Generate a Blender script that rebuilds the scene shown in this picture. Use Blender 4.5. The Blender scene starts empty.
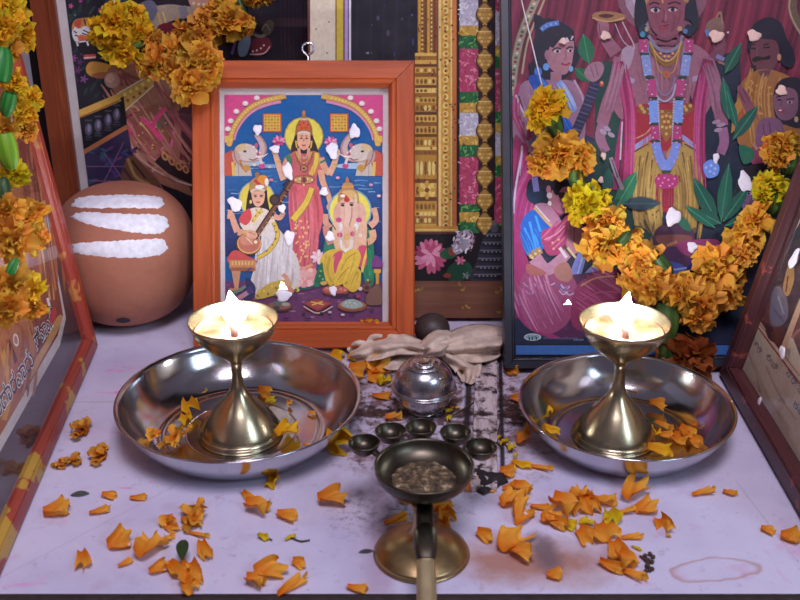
import bpy, bmesh, math, random
from mathutils import Vector, Matrix, Euler, noise
from mathutils.geometry import tessellate_polygon
R = random.Random(11)
sc = bpy.context.scene
COL = sc.collection
PI = math.pi

# ------------------------------------------------------------------ camera
CAM = Vector((0, 0, .487)); PITCH = math.radians(24.7); F = 1080.0
FW = Vector((0, math.cos(PITCH), -math.sin(PITCH)))
UP = Vector((0, math.sin(PITCH), math.cos(PITCH)))
RT = Vector((1, 0, 0))
def ray(x, y): return FW + RT*((x-400)/F) - UP*((y-300)/F)
def on_z(x, y, z=0.0):
    d = ray(x, y); return CAM + d*((z-CAM.z)/d.z)
def on_y(x, y, yy):
    d = ray(x, y); return CAM + d*(yy/d.y)
cd = bpy.data.cameras.new('camera'); cam = bpy.data.objects.new('camera', cd); COL.objects.link(cam)
cam.location = CAM; cam.rotation_euler = (PI/2-PITCH, 0, 0)
cd.sensor_width = 36; cd.lens = 36*F/800; cd.clip_start = .01; cd.dof.use_dof = True; cd.dof.focus_distance = .96; cd.dof.aperture_fstop = 11
sc.camera = cam

# ------------------------------------------------------------------ colour and materials
def lin1(c): return c/12.92 if c <= .04045 else ((c+.055)/1.055)**2.4
def rgb(*c):
    if len(c) == 1: c = c[0]
    return tuple(lin1(v/255.0) for v in c[:3])
def hx(s): return rgb(int(s[0:2], 16), int(s[2:4], 16), int(s[4:6], 16))

class NT:
    def __init__(s, name):
        s.m = bpy.data.materials.new(name); s.m.use_nodes = True
        s.t = s.m.node_tree; s.b = s.t.nodes['Principled BSDF']; s.out = s.t.nodes['Material Output']
    def n(s, typ, **kw):
        nd = s.t.nodes.new(typ)
        for k, v in kw.items(): setattr(nd, k, v)
        return nd
    def l(s, a, b): s.t.links.new(a, b)
    def setv(s, inp, v):
        if hasattr(v, 'is_linked'): s.l(v, inp)
        else: inp.default_value = v
    def math(s, op, a, b=0.0, clamp=False):
        nd = s.n('ShaderNodeMath', operation=op, use_clamp=clamp); s.setv(nd.inputs[0], a); s.setv(nd.inputs[1], b); return nd.outputs[0]
    def co(s, scale=(1, 1, 1), loc=(0, 0, 0), kind='Object'):
        tc = s.n('ShaderNodeTexCoord'); mp = s.n('ShaderNodeMapping')
        mp.inputs['Scale'].default_value = scale; mp.inputs['Location'].default_value = loc
        s.l(tc.outputs[kind], mp.inputs[0]); return mp.outputs[0]
    def noise(s, scale=5, detail=4, rough=.55, vec=None, dist=0.0):
        nd = s.n('ShaderNodeTexNoise'); nd.inputs['Scale'].default_value = scale; nd.inputs['Detail'].default_value = detail
        nd.inputs['Roughness'].default_value = rough; nd.inputs['Distortion'].default_value = dist
        if vec is not None: s.l(vec, nd.inputs['Vector'])
        return nd.outputs['Fac']
    def ramp(s, fac, stops):
        nd = s.n('ShaderNodeValToRGB'); cr = nd.color_ramp
        while len(cr.elements) < len(stops): cr.elements.new(.5)
        for e, (p, c) in zip(cr.elements, stops):
            e.position = p; e.color = (*c, 1) if len(c) == 3 else c
        s.l(fac, nd.inputs[0]); return nd.outputs[0]
    def step(s, fac, a, b):
        nd = s.n('ShaderNodeMapRange'); nd.inputs[1].default_value = a; nd.inputs[2].default_value = b
        s.l(fac, nd.inputs[0]); nd.clamp = True; return nd.outputs[0]
    def mix(s, fac, a, b, mode='MIX'):
        nd = s.n('ShaderNodeMix', data_type='RGBA', blend_type=mode)
        s.setv(nd.inputs[0], fac)
        for i, v in ((6, a), (7, b)):
            if hasattr(v, 'is_linked'): s.l(v, nd.inputs[i])
            else: nd.inputs[i].default_value = (*v, 1)
        return nd.outputs[2]
    def base(s, c, rough=.5, metal=0.0, spec=None):
        if hasattr(c, 'is_linked'): s.l(c, s.b.inputs['Base Color'])
        else: s.b.inputs['Base Color'].default_value = (*c, 1)
        s.setv(s.b.inputs['Roughness'], rough); s.b.inputs['Metallic'].default_value = metal
        if spec is not None: s.b.inputs['Specular IOR Level'].default_value = spec
        return s
    def bump(s, h, strength=.3, dist=.001):
        nd = s.n('ShaderNodeBump'); nd.inputs['Strength'].default_value = strength; nd.inputs['Distance'].default_value = dist
        s.l(h, nd.inputs['Height']); s.l(nd.outputs[0], s.b.inputs['Normal']); return s

def simple(name, c, rough=.5, metal=0, var=.15, scale=40, spec=None, bump=0):
    t = NT(name); n = t.noise(scale, 5, .6, t.co())
    d = tuple(v*(1-var) for v in c); e = tuple(min(1, v*(1+var)) for v in c)
    t.base(t.ramp(n, [(.3, d), (.7, e)]), rough, metal, spec)
    if bump: t.bump(n, bump, .002)
    return t.m

def wood(name, dark, light, axis, scale=1.0, rough=.38, blotch=None, bs=55, bt=.66):
    t = NT(name); st = [120*scale]*3; st[axis] = 7*scale
    n = t.noise(1, 6, .65, t.co(tuple(st)), .6)
    n2 = t.noise(14*scale, 3, .5, t.co())
    c = t.ramp(n, [(.25, dark), (.5, tuple((a+b)/2 for a, b in zip(dark, light))), (.75, light)])
    c = t.mix(t.math('MULTIPLY', n2, .35), c, dark)
    if blotch: c = t.mix(t.step(t.noise(bs, 3, .6, t.co((1, 1, 1), (3, 1, 2))), bt, bt+.03), c, blotch)
    t.base(c, rough).bump(n, .25, .001); return t.m

def metal(name, c, rough, var=.12, stain=None, sscale=30, lo=.5, hi=.65):
    t = NT(name); n = t.noise(sscale, 6, .65, t.co())
    col = t.ramp(n, [(.3, tuple(v*(1-var) for v in c)), (.7, c)])
    if stain: col = t.mix(t.step(n, lo, hi), col, stain)
    r = t.math('ADD', t.math('MULTIPLY', t.noise(sscale*2.3, 4, .6, t.co()), .16), rough-.06)
    t.base(col, r, 1.0); return t.m

def vcol(name, rough=.5, grain=.12, spec=.4, transl=0.0, fleck=None, gscale=160):
    t = NT(name); a = t.n('ShaderNodeAttribute'); a.attribute_name = 'Col'
    n = t.noise(gscale, 4, .7, t.co())
    g = t.ramp(n, [(.3, (1-grain,)*3), (.7, (1,)*3)])
    c = t.mix(1.0, a.outputs['Color'], g, 'MULTIPLY')
    if fleck: c = t.mix(t.step(t.noise(90, 2, .5, t.co((1, 1, 1), (5, 2, 1))), .72, .76), c, fleck)
    t.base(c, rough, 0, spec)
    if transl:
        tr = t.n('ShaderNodeBsdfTranslucent'); t.l(c, tr.inputs[0]); mx = t.n('ShaderNodeMixShader'); mx.inputs[0].default_value = transl
        t.l(t.b.outputs[0], mx.inputs[1]); t.l(tr.outputs[0], mx.inputs[2]); t.l(mx.outputs[0], t.out.inputs[0])
    return t.m

def glass_mat(name, dust=.03, ior=1.5, rough=.02):
    t = NT(name); tr = t.n('ShaderNodeBsdfTransparent'); gl = t.n('ShaderNodeBsdfGlossy'); gl.inputs['Roughness'].default_value = rough
    f0 = t.n('ShaderNodeFresnel'); f0.inputs[0].default_value = ior; ge = t.n('ShaderNodeNewGeometry')
    frv = t.math('MULTIPLY', f0.outputs[0], t.math('SUBTRACT', 1.0, ge.outputs['Backfacing']))
    df = t.n('ShaderNodeBsdfDiffuse'); df.inputs[0].default_value = (.7, .7, .75, 1)
    m1 = t.n('ShaderNodeMixShader'); m2 = t.n('ShaderNodeMixShader')
    t.l(frv, m1.inputs[0]); t.l(tr.outputs[0], m1.inputs[1]); t.l(gl.outputs[0], m1.inputs[2])
    d = t.math('MULTIPLY', t.step(t.noise(35, 6, .7, t.co()), .4, .8), dust)
    t.l(d, m2.inputs[0]); t.l(m1.outputs[0], m2.inputs[1]); t.l(df.outputs[0], m2.inputs[2]); t.l(m2.outputs[0], t.out.inputs[0])
    return t.m

def emit(name, c, s):
    t = NT(name); t.base((0, 0, 0), .5); t.b.inputs['Emission Color'].default_value = (*c, 1); t.b.inputs['Emission Strength'].default_value = s
    return t.m

M = {}
M['print'] = vcol('printed_paper', .55, .22, .3, 0, None, 260)
M['printsoft'] = vcol('old_printed_paper', .55, .3, .3, 0, None, 180)
M['glass'] = glass_mat('picture_glass', .018)
M['dab'] = simple('white_paste', rgb(236, 232, 240), .8, 0, .08, 200, bump=.3)
M['dabcream'] = simple('cream_paste', rgb(240, 205, 190), .8, 0, .08, 200, bump=.3)
M['orange_h'] = wood('orange_wood_across', rgb(150, 62, 24), rgb(206, 100, 48), 0, 1)
M['orange_v'] = wood('orange_wood_upright', rgb(150, 62, 24), rgb(206, 100, 48), 1, 1)
M['brown_h'] = wood('brown_wood_across', rgb(104, 44, 24), rgb(164, 82, 48), 0, 1)
M['brown_v'] = wood('brown_wood_upright', rgb(104, 44, 24), rgb(164, 82, 48), 1, 1)
M['painted_h'] = wood('painted_red_wood_across', rgb(134, 44, 38), rgb(180, 84, 62), 0, .6, .4, rgb(186, 146, 60), 24, .56)
M['painted_v'] = wood('painted_red_wood_upright', rgb(140, 44, 36), rgb(196, 84, 58), 1, .6, .4, rgb(190, 120, 60), 30, .58)
M['maroon_h'] = wood('maroon_wood_across', rgb(52, 26, 32), rgb(100, 56, 58), 0, .6, .35, rgb(146, 70, 62))
M['maroon_v'] = wood('maroon_wood_upright', rgb(54, 26, 32), rgb(108, 60, 60), 1, .6, .35, rgb(146, 70, 62))
M['black'] = simple('black_frame', rgb(34, 37, 48), .42, 0, .25, 60)
M['marble_h'] = wood('marbled_rail', rgb(86, 44, 40), rgb(150, 104, 76), 0, .5, .4, rgb(176, 140, 60))
M['board'] = simple('backing_board', rgb(90, 70, 55), .8)
M['mat'] = simple('white_mount', rgb(214, 206, 204), .7, 0, .06, 90)
M['darkmat'] = simple('dark_mount', rgb(56, 48, 56), .4, 0, .2, 60)
M['steel'] = metal('stainless_steel', (.56, .56, .58), .14, .06)
M['steelball'] = metal('polished_steel', (.52, .51, .53), .24, .14, (.24, .18, .16), 60, .56, .72)
M['brass'] = metal('brass', rgb(190, 178, 144), .23, .10, rgb(150, 134, 100), 18, .62, .85)
M['oldbrass'] = metal('tarnished_brass', rgb(190, 164, 116), .3, .25, rgb(120, 94, 60), 22, .55, .75)
M['soot'] = metal('sooty_bronze', rgb(104, 98, 84), .36, .35, rgb(48, 42, 36), 55, .45, .7)
M['grip'] = metal('highlit_brass_grip', rgb(206, 190, 146), .42, .12)  # lighter brass, the lit highlight on the handle put into its colour
M['ring'] = metal('wire', (.7, .72, .76), .25)
M['wick'] = simple('burnt_wick', rgb(70, 40, 30), .9)
M['flame'] = emit('flame', (.93, .95, 1.0), 205)
M['clay'] = NT('fired_clay').m
M['stone'] = simple('dark_stone', rgb(62, 48, 46), .5, 0, .3, 60)
M['petal'] = vcol('marigold_petal', .6, .2, .2, .28, None, 300)
M['green'] = vcol('green_calyx', .45, .2, .4, .12, None, 200)
M['string'] = simple('white_thread', rgb(225, 222, 220), .8)
M['cloth'] = simple('off_white_cloth', rgb(208, 188, 170), .9, 0, .2, 90, bump=.8)
M['char'] = simple('charred_scrap', rgb(30, 26, 28), .6, 0, .4, 90)
M['twig'] = simple('dry_twig', rgb(72, 52, 40), .9)
t = NT('ghee'); n = t.noise(60, 5, .6, t.co()); t.base(t.ramp(n, [(.38, rgb(84, 48, 30)), (.52, rgb(120, 80, 54)), (.66, rgb(150, 112, 84))]), .3); M['ghee'] = t.m
t = NT('ash'); n = t.noise(160, 5, .75, t.co()); t.base(t.ramp(n, [(.36, rgb(40, 32, 28)), (.52, rgb(92, 74, 52)), (.62, rgb(150, 126, 90)), (.7, rgb(220, 214, 205))]), .9).bump(n, .6, .002); M['ash'] = t.m
t = NT('dirty_white_wood'); n = t.noise(1, 6, .7, t.co((160, 30, 60))); n2 = t.noise(70, 5, .7, t.co())
t.base(t.mix(t.step(n2, .5, .6), t.ramp(n, [(.3, rgb(120, 96, 88)), (.55, rgb(206, 192, 194))]), rgb(44, 28, 26)), .7).bump(n2, .3); M['batten'] = t.m
# clay
m = M['clay']; t = NT('fired_clay_pot'); n = t.noise(9, 5, .6, t.co()); n2 = t.noise(220, 3, .6, t.co())
t.base(t.mix(t.math('MULTIPLY', n2, .35), t.ramp(n, [(.3, rgb(158, 96, 74)), (.7, rgb(192, 126, 98))]), rgb(120, 72, 58)), .75).bump(n2, .15, .001); M['clay'] = t.m

# ------------------------------------------------------------------ mesh helpers
class MB:
    def __init__(s): s.v = []; s.f = []; s.c = []; s.sm = []
    def add(s, vs, fs, col=None, smooth=True):
        b = len(s.v); s.v.extend(tuple(v) for v in vs)
        for k, f in enumerate(fs):
            s.f.append(tuple(b+i for i in f)); s.sm.append(smooth)
            s.c.append(col[k] if isinstance(col, list) else col)
    def mesh(s, name):
        me = bpy.data.meshes.new(name); me.from_pydata(s.v, [], s.f)
        for p, q in zip(me.polygons, s.sm): p.use_smooth = q
        if any(c is not None for c in s.c):
            at = me.color_attributes.new('Col', 'FLOAT_COLOR', 'CORNER'); i = 0
            for p, c in zip(me.polygons, s.c):
                for k in range(p.loop_total):
                    cc = c[k] if (c is not None and isinstance(c[0], (tuple, list))) else (c or (1, 1, 1))
                    at.data[p.loop_start+k].color = (*cc, 1)
        me.update(); return me
    def build(s, name, mat, parent=None):
        me = s.mesh(name); me.materials.append(mat)
        o = bpy.data.objects.new(name, me); COL.objects.link(o); o.parent = parent; return o

def recalc(o):
    bm = bmesh.new(); bm.from_mesh(o.data); bmesh.ops.recalc_face_normals(bm, faces=bm.faces); bm.to_mesh(o.data); bm.free(); return o

def box(mb, lo, hi, col=None):
    x0, y0, z0 = lo; x1, y1, z1 = hi
    v = [(x0, y0, z0), (x1, y0, z0), (x1, y1, z0), (x0, y1, z0), (x0, y0, z1), (x1, y0, z1), (x1, y1, z1), (x0, y1, z1)]
    mb.add(v, [(0, 3, 2, 1), (4, 5, 6, 7), (0, 1, 5, 4), (1, 2, 6, 5), (2, 3, 7, 6), (3, 0, 4, 7)], col, False)

def spline(pts, n=6, closed=False):
    pts = [Vector(p) for p in pts]; N = len(pts); out = []
    if N < 3: return pts
    for i in range(N if closed else N-1):
        if closed: a, b, c, d = pts[i-1], pts[i], pts[(i+1) % N], pts[(i+2) % N]
        else: a, b, c, d = pts[max(i-1, 0)], pts[i], pts[i+1], pts[min(i+2, N-1)]
        for k in range(n):
            u = k/n
            out.append(.5*((2*b)+(-a+c)*u+(2*a-5*b+4*c-d)*u*u+(-a+3*b-3*c+d)*u**3))
    if not closed: out.append(pts[-1])
    return out

def lathe(mb, prof, seg=64, col=None, org=(0, 0, 0), smooth_n=4):
    prof = [tuple(p) for p in spline([(r, z) for r, z in prof], smooth_n)] if smooth_n > 1 else prof
    vs = []; fs = []; n = len(prof)
    for i in range(seg):
        a = 2*PI*i/seg
        for r, z in prof: vs.append((org[0]+max(r, 0)*math.cos(a), org[1]+max(r, 0)*math.sin(a), org[2]+z))
    for i in range(seg):
        j = (i+1) % seg
        for k in range(n-1): fs.append((i*n+k, j*n+k, j*n+k+1, i*n+k+1))
    mb.add(vs, fs, col)

def tube(mb, pts, r, seg=8, col=None, flat=1.0, n=5):
    pts = spline(pts, n) if n > 1 else [Vector(p) for p in pts]
    rs = r if isinstance(r, (list, tuple)) else [r]*len(pts)
    if len(rs) != len(pts): rs = [rs[0]+(rs[-1]-rs[0])*i/(len(pts)-1) for i in range(len(pts))]
    vs = []; fs = []; prev = None
    for i, p in enumerate(pts):
        d = (pts[min(i+1, len(pts)-1)]-pts[max(i-1, 0)]).normalized()
        if prev is None:
            s = d.cross(Vector((0, 0, 1)))
            if s.length < .05: s = d.cross(Vector((1, 0, 0)))
        else: s = prev - d*prev.dot(d)
        s.normalize(); prev = s; u = s.cross(d)
        for k in range(seg):
            a = 2*PI*k/seg; vs.append(p+s*(rs[i]*math.cos(a))+u*(rs[i]*flat*math.sin(a)))
    N = len(pts)
    for i in range(N-1):
        for k in range(seg): fs.append((i*seg+k, i*seg+(k+1) % seg, (i+1)*seg+(k+1) % seg, (i+1)*seg+k))
    fs.append(tuple(range(seg))[::-1]); fs.append(tuple((N-1)*seg+k for k in range(seg)))
    mb.add(vs, fs, col)

def tag(o, label, cat, group=None, kind=None):
    if label: o['label'] = label
    if cat: o['category'] = cat
    if group: o['group'] = group
    if kind: o['kind'] = kind
    return o
def empty(name, label, cat, loc=(0, 0, 0), group=None, mat=None):
    o = bpy.data.objects.new(name, None); COL.objects.link(o); o.empty_display_size = .02
    if mat is not None: o.matrix_world = mat
    else: o.location = loc
    return tag(o, label, cat, group)

# ------------------------------------------------------------------ planes of the pictures
class Plane:
    def __init__(s, O, U, V):
        s.O = Vector(O); s.U = Vector(U).normalized(); V = Vector(V); s.V = (V-s.U*V.dot(s.U)).normalized(); s.N = s.U.cross(s.V)
        s.M = Matrix((s.U, s.V, s.N)).transposed().to_4x4(); s.M.translation = s.O
    def uv(s, x, y, n=0.0):
        d = ray(x, y); o = s.O+s.N*n; t = (o-CAM).dot(s.N)/d.dot(s.N); q = CAM+d*t-o
        return Vector((q.dot(s.U), q.dot(s.V)))
    def world(s, x, y, n=0.0):
        a = s.uv(x, y, n); return s.O+s.U*a.x+s.V*a.y+s.N*n

def pts_of(s): return [tuple(float(q) for q in p.split(',')) for p in s.split()]

class Print:
    """coloured shapes printed on one flat sheet at height n over the plane"""
    def __init__(s, plane, n, gain=1.0, clip=None): s.p = plane; s.n = n; s.k = 0; s.mb = MB(); s.gain = gain; s.dz = 4e-6; s.clip = clip
    def _c(s, c):
        c = hx(c) if isinstance(c, str) else rgb(c)
        return tuple(min(.92, v*s.gain) for v in c)
    def _put(s, pl, col):
        s.k += 1; z = s.n+s.k*s.dz
        uv = [s.p.uv(q[0], q[1], s.n) for q in pl]
        if s.clip:
            for ax, lim, sg in ((0, s.clip[0], 1), (1, s.clip[1], 1), (0, s.clip[2], -1), (1, s.clip[3], -1)):
                out = []
                for i in range(len(uv)):
                    a, b = uv[i-1], uv[i]; da = (a[ax]-lim)*sg; db = (b[ax]-lim)*sg
                    if (da >= 0) != (db >= 0): out.append(a+(b-a)*(da/(da-db)))
                    if db >= 0: out.append(b)
                uv = out
                if len(uv) < 3: return
        tri = tessellate_polygon([[Vector((q.x, q.y, 0)) for q in uv]])
        vs = [(q.x, q.y, z) for q in uv]; fs = []
        for a, b, c in tri:
            A, B, C = uv[a], uv[b], uv[c]
            cr = (B.x-A.x)*(C.y-A.y)-(B.y-A.y)*(C.x-A.x)
            fs.append((a, b, c) if cr > 0 else (a, c, b))
        c = s._c(col); s.mb.add(vs, fs, c, False)
    def poly(s, pl, col, smooth=True):
        pl = pts_of(pl) if isinstance(pl, str) else pl
        if smooth and len(pl) > 3: pl = [(q.x, q.y) for q in spline([(a, b, 0) for a, b in pl], 4, True)]
        s._put(pl, col)
    def rect(s, x0, y0, x1, y1, col): s._put([(x0, y0), (x1, y0), (x1, y1), (x0, y1)], col)
    def el(s, cx, cy, rx, ry, col, rot=0, n=18):
        a = math.radians(rot); pl = []
        for i in range(n):
            t = 2*PI*i/n; x = rx*math.cos(t); y = ry*math.sin(t)
            pl.append((cx+x*math.cos(a)-y*math.sin(a), cy+x*math.sin(a)+y*math.cos(a)))
        s._put(pl, col)
    def st(s, pl, w, col, n=4):
        pl = pts_of(pl) if isinstance(pl, str) else pl
        P = [Vector((a, b)) for a, b in pl]
        if len(P) > 2: P = [Vector((q.x, q.y)) for q in spline([(a, b, 0) for a, b in pl], n)]
        w = w if isinstance(w, (tuple, list)) else (w, w)
        Lp = []; Rp = []
        for i, q in enumerate(P):
            d = (P[min(i+1, len(P)-1)]-P[max(i-1, 0)]).normalized(); nn = Vector((-d.y, d.x)); ww = (w[0]+(w[1]-w[0])*i/(len(P)-1))/2
            Lp.append(tuple(q+nn*ww)); Rp.append(tuple(q-nn*ww))
        s._put(Lp+Rp[::-1], col)
    def folds(s, pl, width, n, w, cols, seed=0, lo=.3, hi=.8, blend=.5):
        rr = random.Random(seed); P = [Vector((q.x, q.y)) for q in spline([(a, b, 0) for a, b in pts_of(pl)], 8)]; N = len(P)
        rg = [[int(c[i:i+2], 16) for i in (0, 2, 4)] for c in cols]; av = [sum(c[i] for c in rg)/len(rg) for i in range(3)]
        rg = [tuple(c[i]*(1-blend)+av[i]*blend for i in range(3)) for c in rg]
        for k in range(int(n*.7)):
            o = rr.uniform(-.5, .5)*width; ln = rr.uniform(lo, hi); a = rr.uniform(0, 1-ln); i0 = int(a*(N-1)); i1 = min(max(i0+2, int((a+ln)*(N-1))), N-1); dr = rr.uniform(-.06, .06)*width; ww = w*rr.uniform(.8, 1.5)
            A_ = []; B_ = []
            for i in range(i0, i1+1):
                d = (P[min(i+1, N-1)]-P[max(i-1, 0)]).normalized(); nn = Vector((-d.y, d.x)); f = (i-i0)/max(1, i1-i0); c = P[i]+nn*(o+dr*f); h = ww*.5*math.sin(PI*(.08+.84*f)); A_.append(tuple(c+nn*h)); B_.append(tuple(c-nn*h))
            if len(A_) > 1: s._put(A_+B_[::-1], rr.choice(rg))
    def dots(s, pl, r, col):
        for x, y in (pts_of(pl) if isinstance(pl, str) else pl): s.el(x, y, r, r, col, 0, 8)
    def leaf(s, a, b, w, col, vein=None):
        A = Vector(a); B = Vector(b); d = B-A; nn = Vector((-d.y, d.x)).normalized()*w/2; m = A+d*.45
        pl = [A, A+d*.2+nn*.7, m+nn, A+d*.75+nn*.7, B, A+d*.75-nn*.7, m-nn, A+d*.2-nn*.7]
        s._put([tuple(q) for q in pl], col)
        if vein: s.st([a, b], 1.1, vein)
    def flower(s, cx, cy, r, col, col2, n=8, sq=.7, a0=0):
        for i in range(n):
            t = a0+2*PI*i/n; s.el(cx+r*.6*math.cos(t), cy+r*.6*sq*math.sin(t), r*.48, r*.24, col if i % 2 else col2, math.degrees(t), 10)
    def text(s, txt, a, b, h, col, outline=None, ow=0.0):
        """lettering along the photo line a-b on the sheet, letters h high (metres)"""
        cu = bpy.data.curves.new('t', 'FONT'); cu.body = txt; cu.size = 1; cu.resolution_u = 3; cu.offset = ow
        ob = bpy.data.objects.new('t', cu); COL.objects.link(ob); dg = bpy.context.evaluated_depsgraph_get(); dg.update()
        me = ob.evaluated_get(dg).to_mesh(); vs = [v.co.copy() for v in me.vertices]; fs = [tuple(p.vertices) for p in me.polygons]
        ob.evaluated_get(dg).to_mesh_clear(); bpy.data.objects.remove(ob); bpy.data.curves.remove(cu)
        if not vs: return
        A = s.p.uv(*a, s.n); B = s.p.uv(*b, s.n); x1 = max(v.x for v in vs); x0 = min(v.x for v in vs); L = (B-A).length; d = (B-A)/L; nn = Vector((-d.y, d.x))
        s.k += 1; z = s.n+s.k*s.dz
        out = [(A+d*((v.x-x0)/(x1-x0)*L)+nn*(v.y*h)) for v in vs]
        s.mb.add([(q.x, q.y, z) for q in out], fs, s._c(col), False)
    def build(s, name, parent): return s.mb.build(name, M['print'], parent)

def rails(plane, root, u0, v0, u1, v1, w, d, mh, mv, name='frame_rail', prof=None, sides='blrt'):
    prof = prof or [(0, 0), (0, d*.8), (w*.06, d), (w*.68, d), (w*.72, d*.92), (w*.77, d*.96), (w*.86, d*.95), (w*.9, d*.84), (w, d*.66), (w, 0)]
    def rail(pts4, mat):
        mb = MB(); A, B, da, db = pts4; vs = []; n = len(prof)
        for P, dd in ((A, da), (B, db)):
            for a, h in prof: vs.append((P[0]+dd[0]*a, P[1]+dd[1]*a, h))
        fs = [(k, (k+1) % n, n+(k+1) % n, n+k) for k in range(n)] + [tuple(range(n)), tuple(range(2*n-1, n-1, -1))]
        mb.add(vs, fs, None, False); return recalc(mb.build(name, mat, root))
    g = .0003
    if 'b' in sides: rail(((u0+g, v0), (u1-g, v0), (1, 1), (-1, 1)), mh)
    if 't' in sides: rail(((u1-g, v1), (u0+g, v1), (-1, -1), (1, -1)), mh)
    if 'l' in sides: rail(((u0, v1-g), (u0, v0+g), (1, -1), (1, 1)), mv)
    if 'r' in sides: rail(((u1, v0+g), (u1, v1-g), (-1, 1), (-1, -1)), mv)

def slab(root, name, mat, u0, v0, u1, v1, n0, n1):
    mb = MB(); box(mb, (u0, v0, n0), (u1, v1, n1)); return mb.build(name, mat, root)

def dabs(plane, root, n, lst, mat, name='paste_dab'):
    """dried dabs of paste pressed on the glass"""
    for (x, y, rx, ry, rot) in lst:
        c = plane.uv(x, y, n); e = plane.uv(x+1, y, n); sc_ = (e-c).length
        mb = MB(); vs = [(c.x, c.y, n+.0011)]; seg = 18; a = math.radians(-rot)
        for ring, (f, h) in enumerate(((.6, .001), (.92, .0006), (1, 0))):
            for k in range(seg):
                tt = 2*PI*k/seg; j = 1+.14*math.sin(3*tt+x)+.09*math.sin(5*tt+y)
                X = rx*f*math.cos(tt)*j*sc_; Y = ry*f*math.sin(tt)*j*sc_
                vs.append((c.x+X*math.cos(a)-Y*math.sin(a), c.y+X*math.sin(a)+Y*math.cos(a), n+h+.0001))
        fs = [(0, 1+k, 1+(k+1) % seg) for k in range(seg)]
        for r_ in range(2):
            for k in range(seg): fs.append((1+r_*seg+k, 1+(r_+1)*seg+k, 1+(r_+1)*seg+(k+1) % seg, 1+r_*seg+(k+1) % seg))
        mb.add(vs, fs); mb.build(name, mat, root)
# ------------------------------------------------------------------ the setting
def ellmask(t, P, cx, cy, rx, ry, rot, a, b, warp):
    """soft ragged patch on the shelf, 1 inside"""
    mp = t.n('ShaderNodeMapping', vector_type='TEXTURE'); mp.inputs['Location'].default_value = (cx, cy, 0)
    mp.inputs['Rotation'].default_value = (0, 0, math.radians(rot)); mp.inputs['Scale'].default_value = (rx, ry, 1)
    t.l(P, mp.inputs[0]); ln = t.n('ShaderNodeVectorMath', operation='LENGTH'); t.l(mp.outputs[0], ln.inputs[0])
    v = t.math('ADD', ln.outputs['Value'], t.math('MULTIPLY', t.math('SUBTRACT', warp, .5), 1.5))
    return t.step(v, b, a)
t = NT('painted_shelf'); P = t.co()
fine = t.noise(170, 5, .7, P); mid = t.noise(26, 6, .65, P); big = t.noise(9, 4, .6, P); sp = t.noise(75, 3, .6, P)
c = t.ramp(big, [(.3, rgb(190, 184, 212)), (.55, rgb(206, 202, 224)), (.75, rgb(196, 190, 216))])
c = t.mix(t.math('MULTIPLY', t.step(mid, .56, .72), .45), c, rgb(178, 152, 176))
c = t.mix(t.math('MULTIPLY', t.step(fine, .63, .7), .4), c, rgb(140, 120, 130))
# pink powder smears
pk = t.noise(1, 4, .6, t.co((18, 60, 1), (2.2, .4, 0)), .5)
pm = t.math('MULTIPLY', t.step(pk, .62, .7), ellmask(t, P, -.27, .78, .12, .22, 0, .6, 1.1, big))
c = t.mix(t.math('MULTIPLY', pm, .7), c, rgb(226, 120, 190))
pm2 = t.math('MULTIPLY', t.step(mid, .55, .64), ellmask(t, P, .18, .62, .16, .08, 0, .4, 1.1, big))
c = t.mix(t.math('MULTIPLY', pm2, .3), c, rgb(226, 150, 190))
# worn, dirty boards in the middle
q = on_z(440, 405); d1 = ellmask(t, P, q.x, q.y, .115, .135, 0, .55, 1.1, mid)
c = t.mix(t.math('MULTIPLY', d1, .35), c, rgb(168, 140, 142))
c = t.mix(t.math('MULTIPLY', t.math('MULTIPLY', d1, t.step(sp, .46, .56)), .85), c, rgb(104, 62, 46))
c = t.mix(t.math('MULTIPLY', t.math('MULTIPLY', d1, t.step(fine, .52, .6)), .8), c, rgb(52, 36, 34))
for X_, Y_, rx_, ry_ in ((368, 412, .036, .020), (432, 408, .04, .03), (514, 412, .018, .04), (484, 350, .03, .014), (352, 385, .016, .03), (400, 440, .03, .02)):
    q = on_z(X_, Y_); dk = ellmask(t, P, q.x, q.y, rx_, ry_, 0, .5, 1.05, mid); c = t.mix(t.math('MULTIPLY', t.math('MULTIPLY', dk, t.step(sp, .36, .5)), .92), c, rgb(66, 40, 32)); c = t.mix(t.math('MULTIPLY', t.math('MULTIPLY', dk, t.step(fine, .5, .56)), .8), c, rgb(34, 26, 26))
c = t.mix(t.math('MULTIPLY', t.step(t.noise(60, 6, .75, P), .60, .66), .35), c, rgb(150, 124, 140))
c = t.mix(t.math('MULTIPLY', t.step(t.noise(420, 2, .6, P), .70, .73), .6), c, rgb(110, 92, 100))
pk2 = t.noise(1, 4, .6, t.co((50, 22, 1), (1.2, 3.4, 0)), .8)
c = t.mix(t.math('MULTIPLY', t.step(pk2, .66, .74), .35), c, rgb(214, 140, 190))
# gritty patches and water rings near the front edge
q = on_z(535, 562); d2 = ellmask(t, P, q.x, q.y, .07, .03, 0, .35, 1.1, mid); c = t.mix(t.math('MULTIPLY', d2, .85), c, rgb(166, 112, 84))
q = on_z(545, 555); d3 = ellmask(t, P, q.x, q.y, .013, .026, 10, .4, 1.15, mid); c = t.mix(t.math('MULTIPLY', d3, .8), c, rgb(104, 92, 100))
q = on_z(718, 570)
o1 = ellmask(t, P, q.x, q.y, .045, .017, 8, .8, .86, big); o2 = ellmask(t, P, q.x, q.y, .045, .017, 8, .68, .8, big)
c = t.mix(t.math('MULTIPLY', t.math('SUBTRACT', o1, o2), .7), c, rgb(176, 128, 112))
q = on_z(392, 510); d4 = ellmask(t, P, q.x, q.y, .05, .035, 0, .3, 1.1, big)
c = t.mix(t.math('MULTIPLY', t.math('MULTIPLY', d4, t.step(fine, .5, .58)), .7), c, rgb(96, 84, 84))
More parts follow.
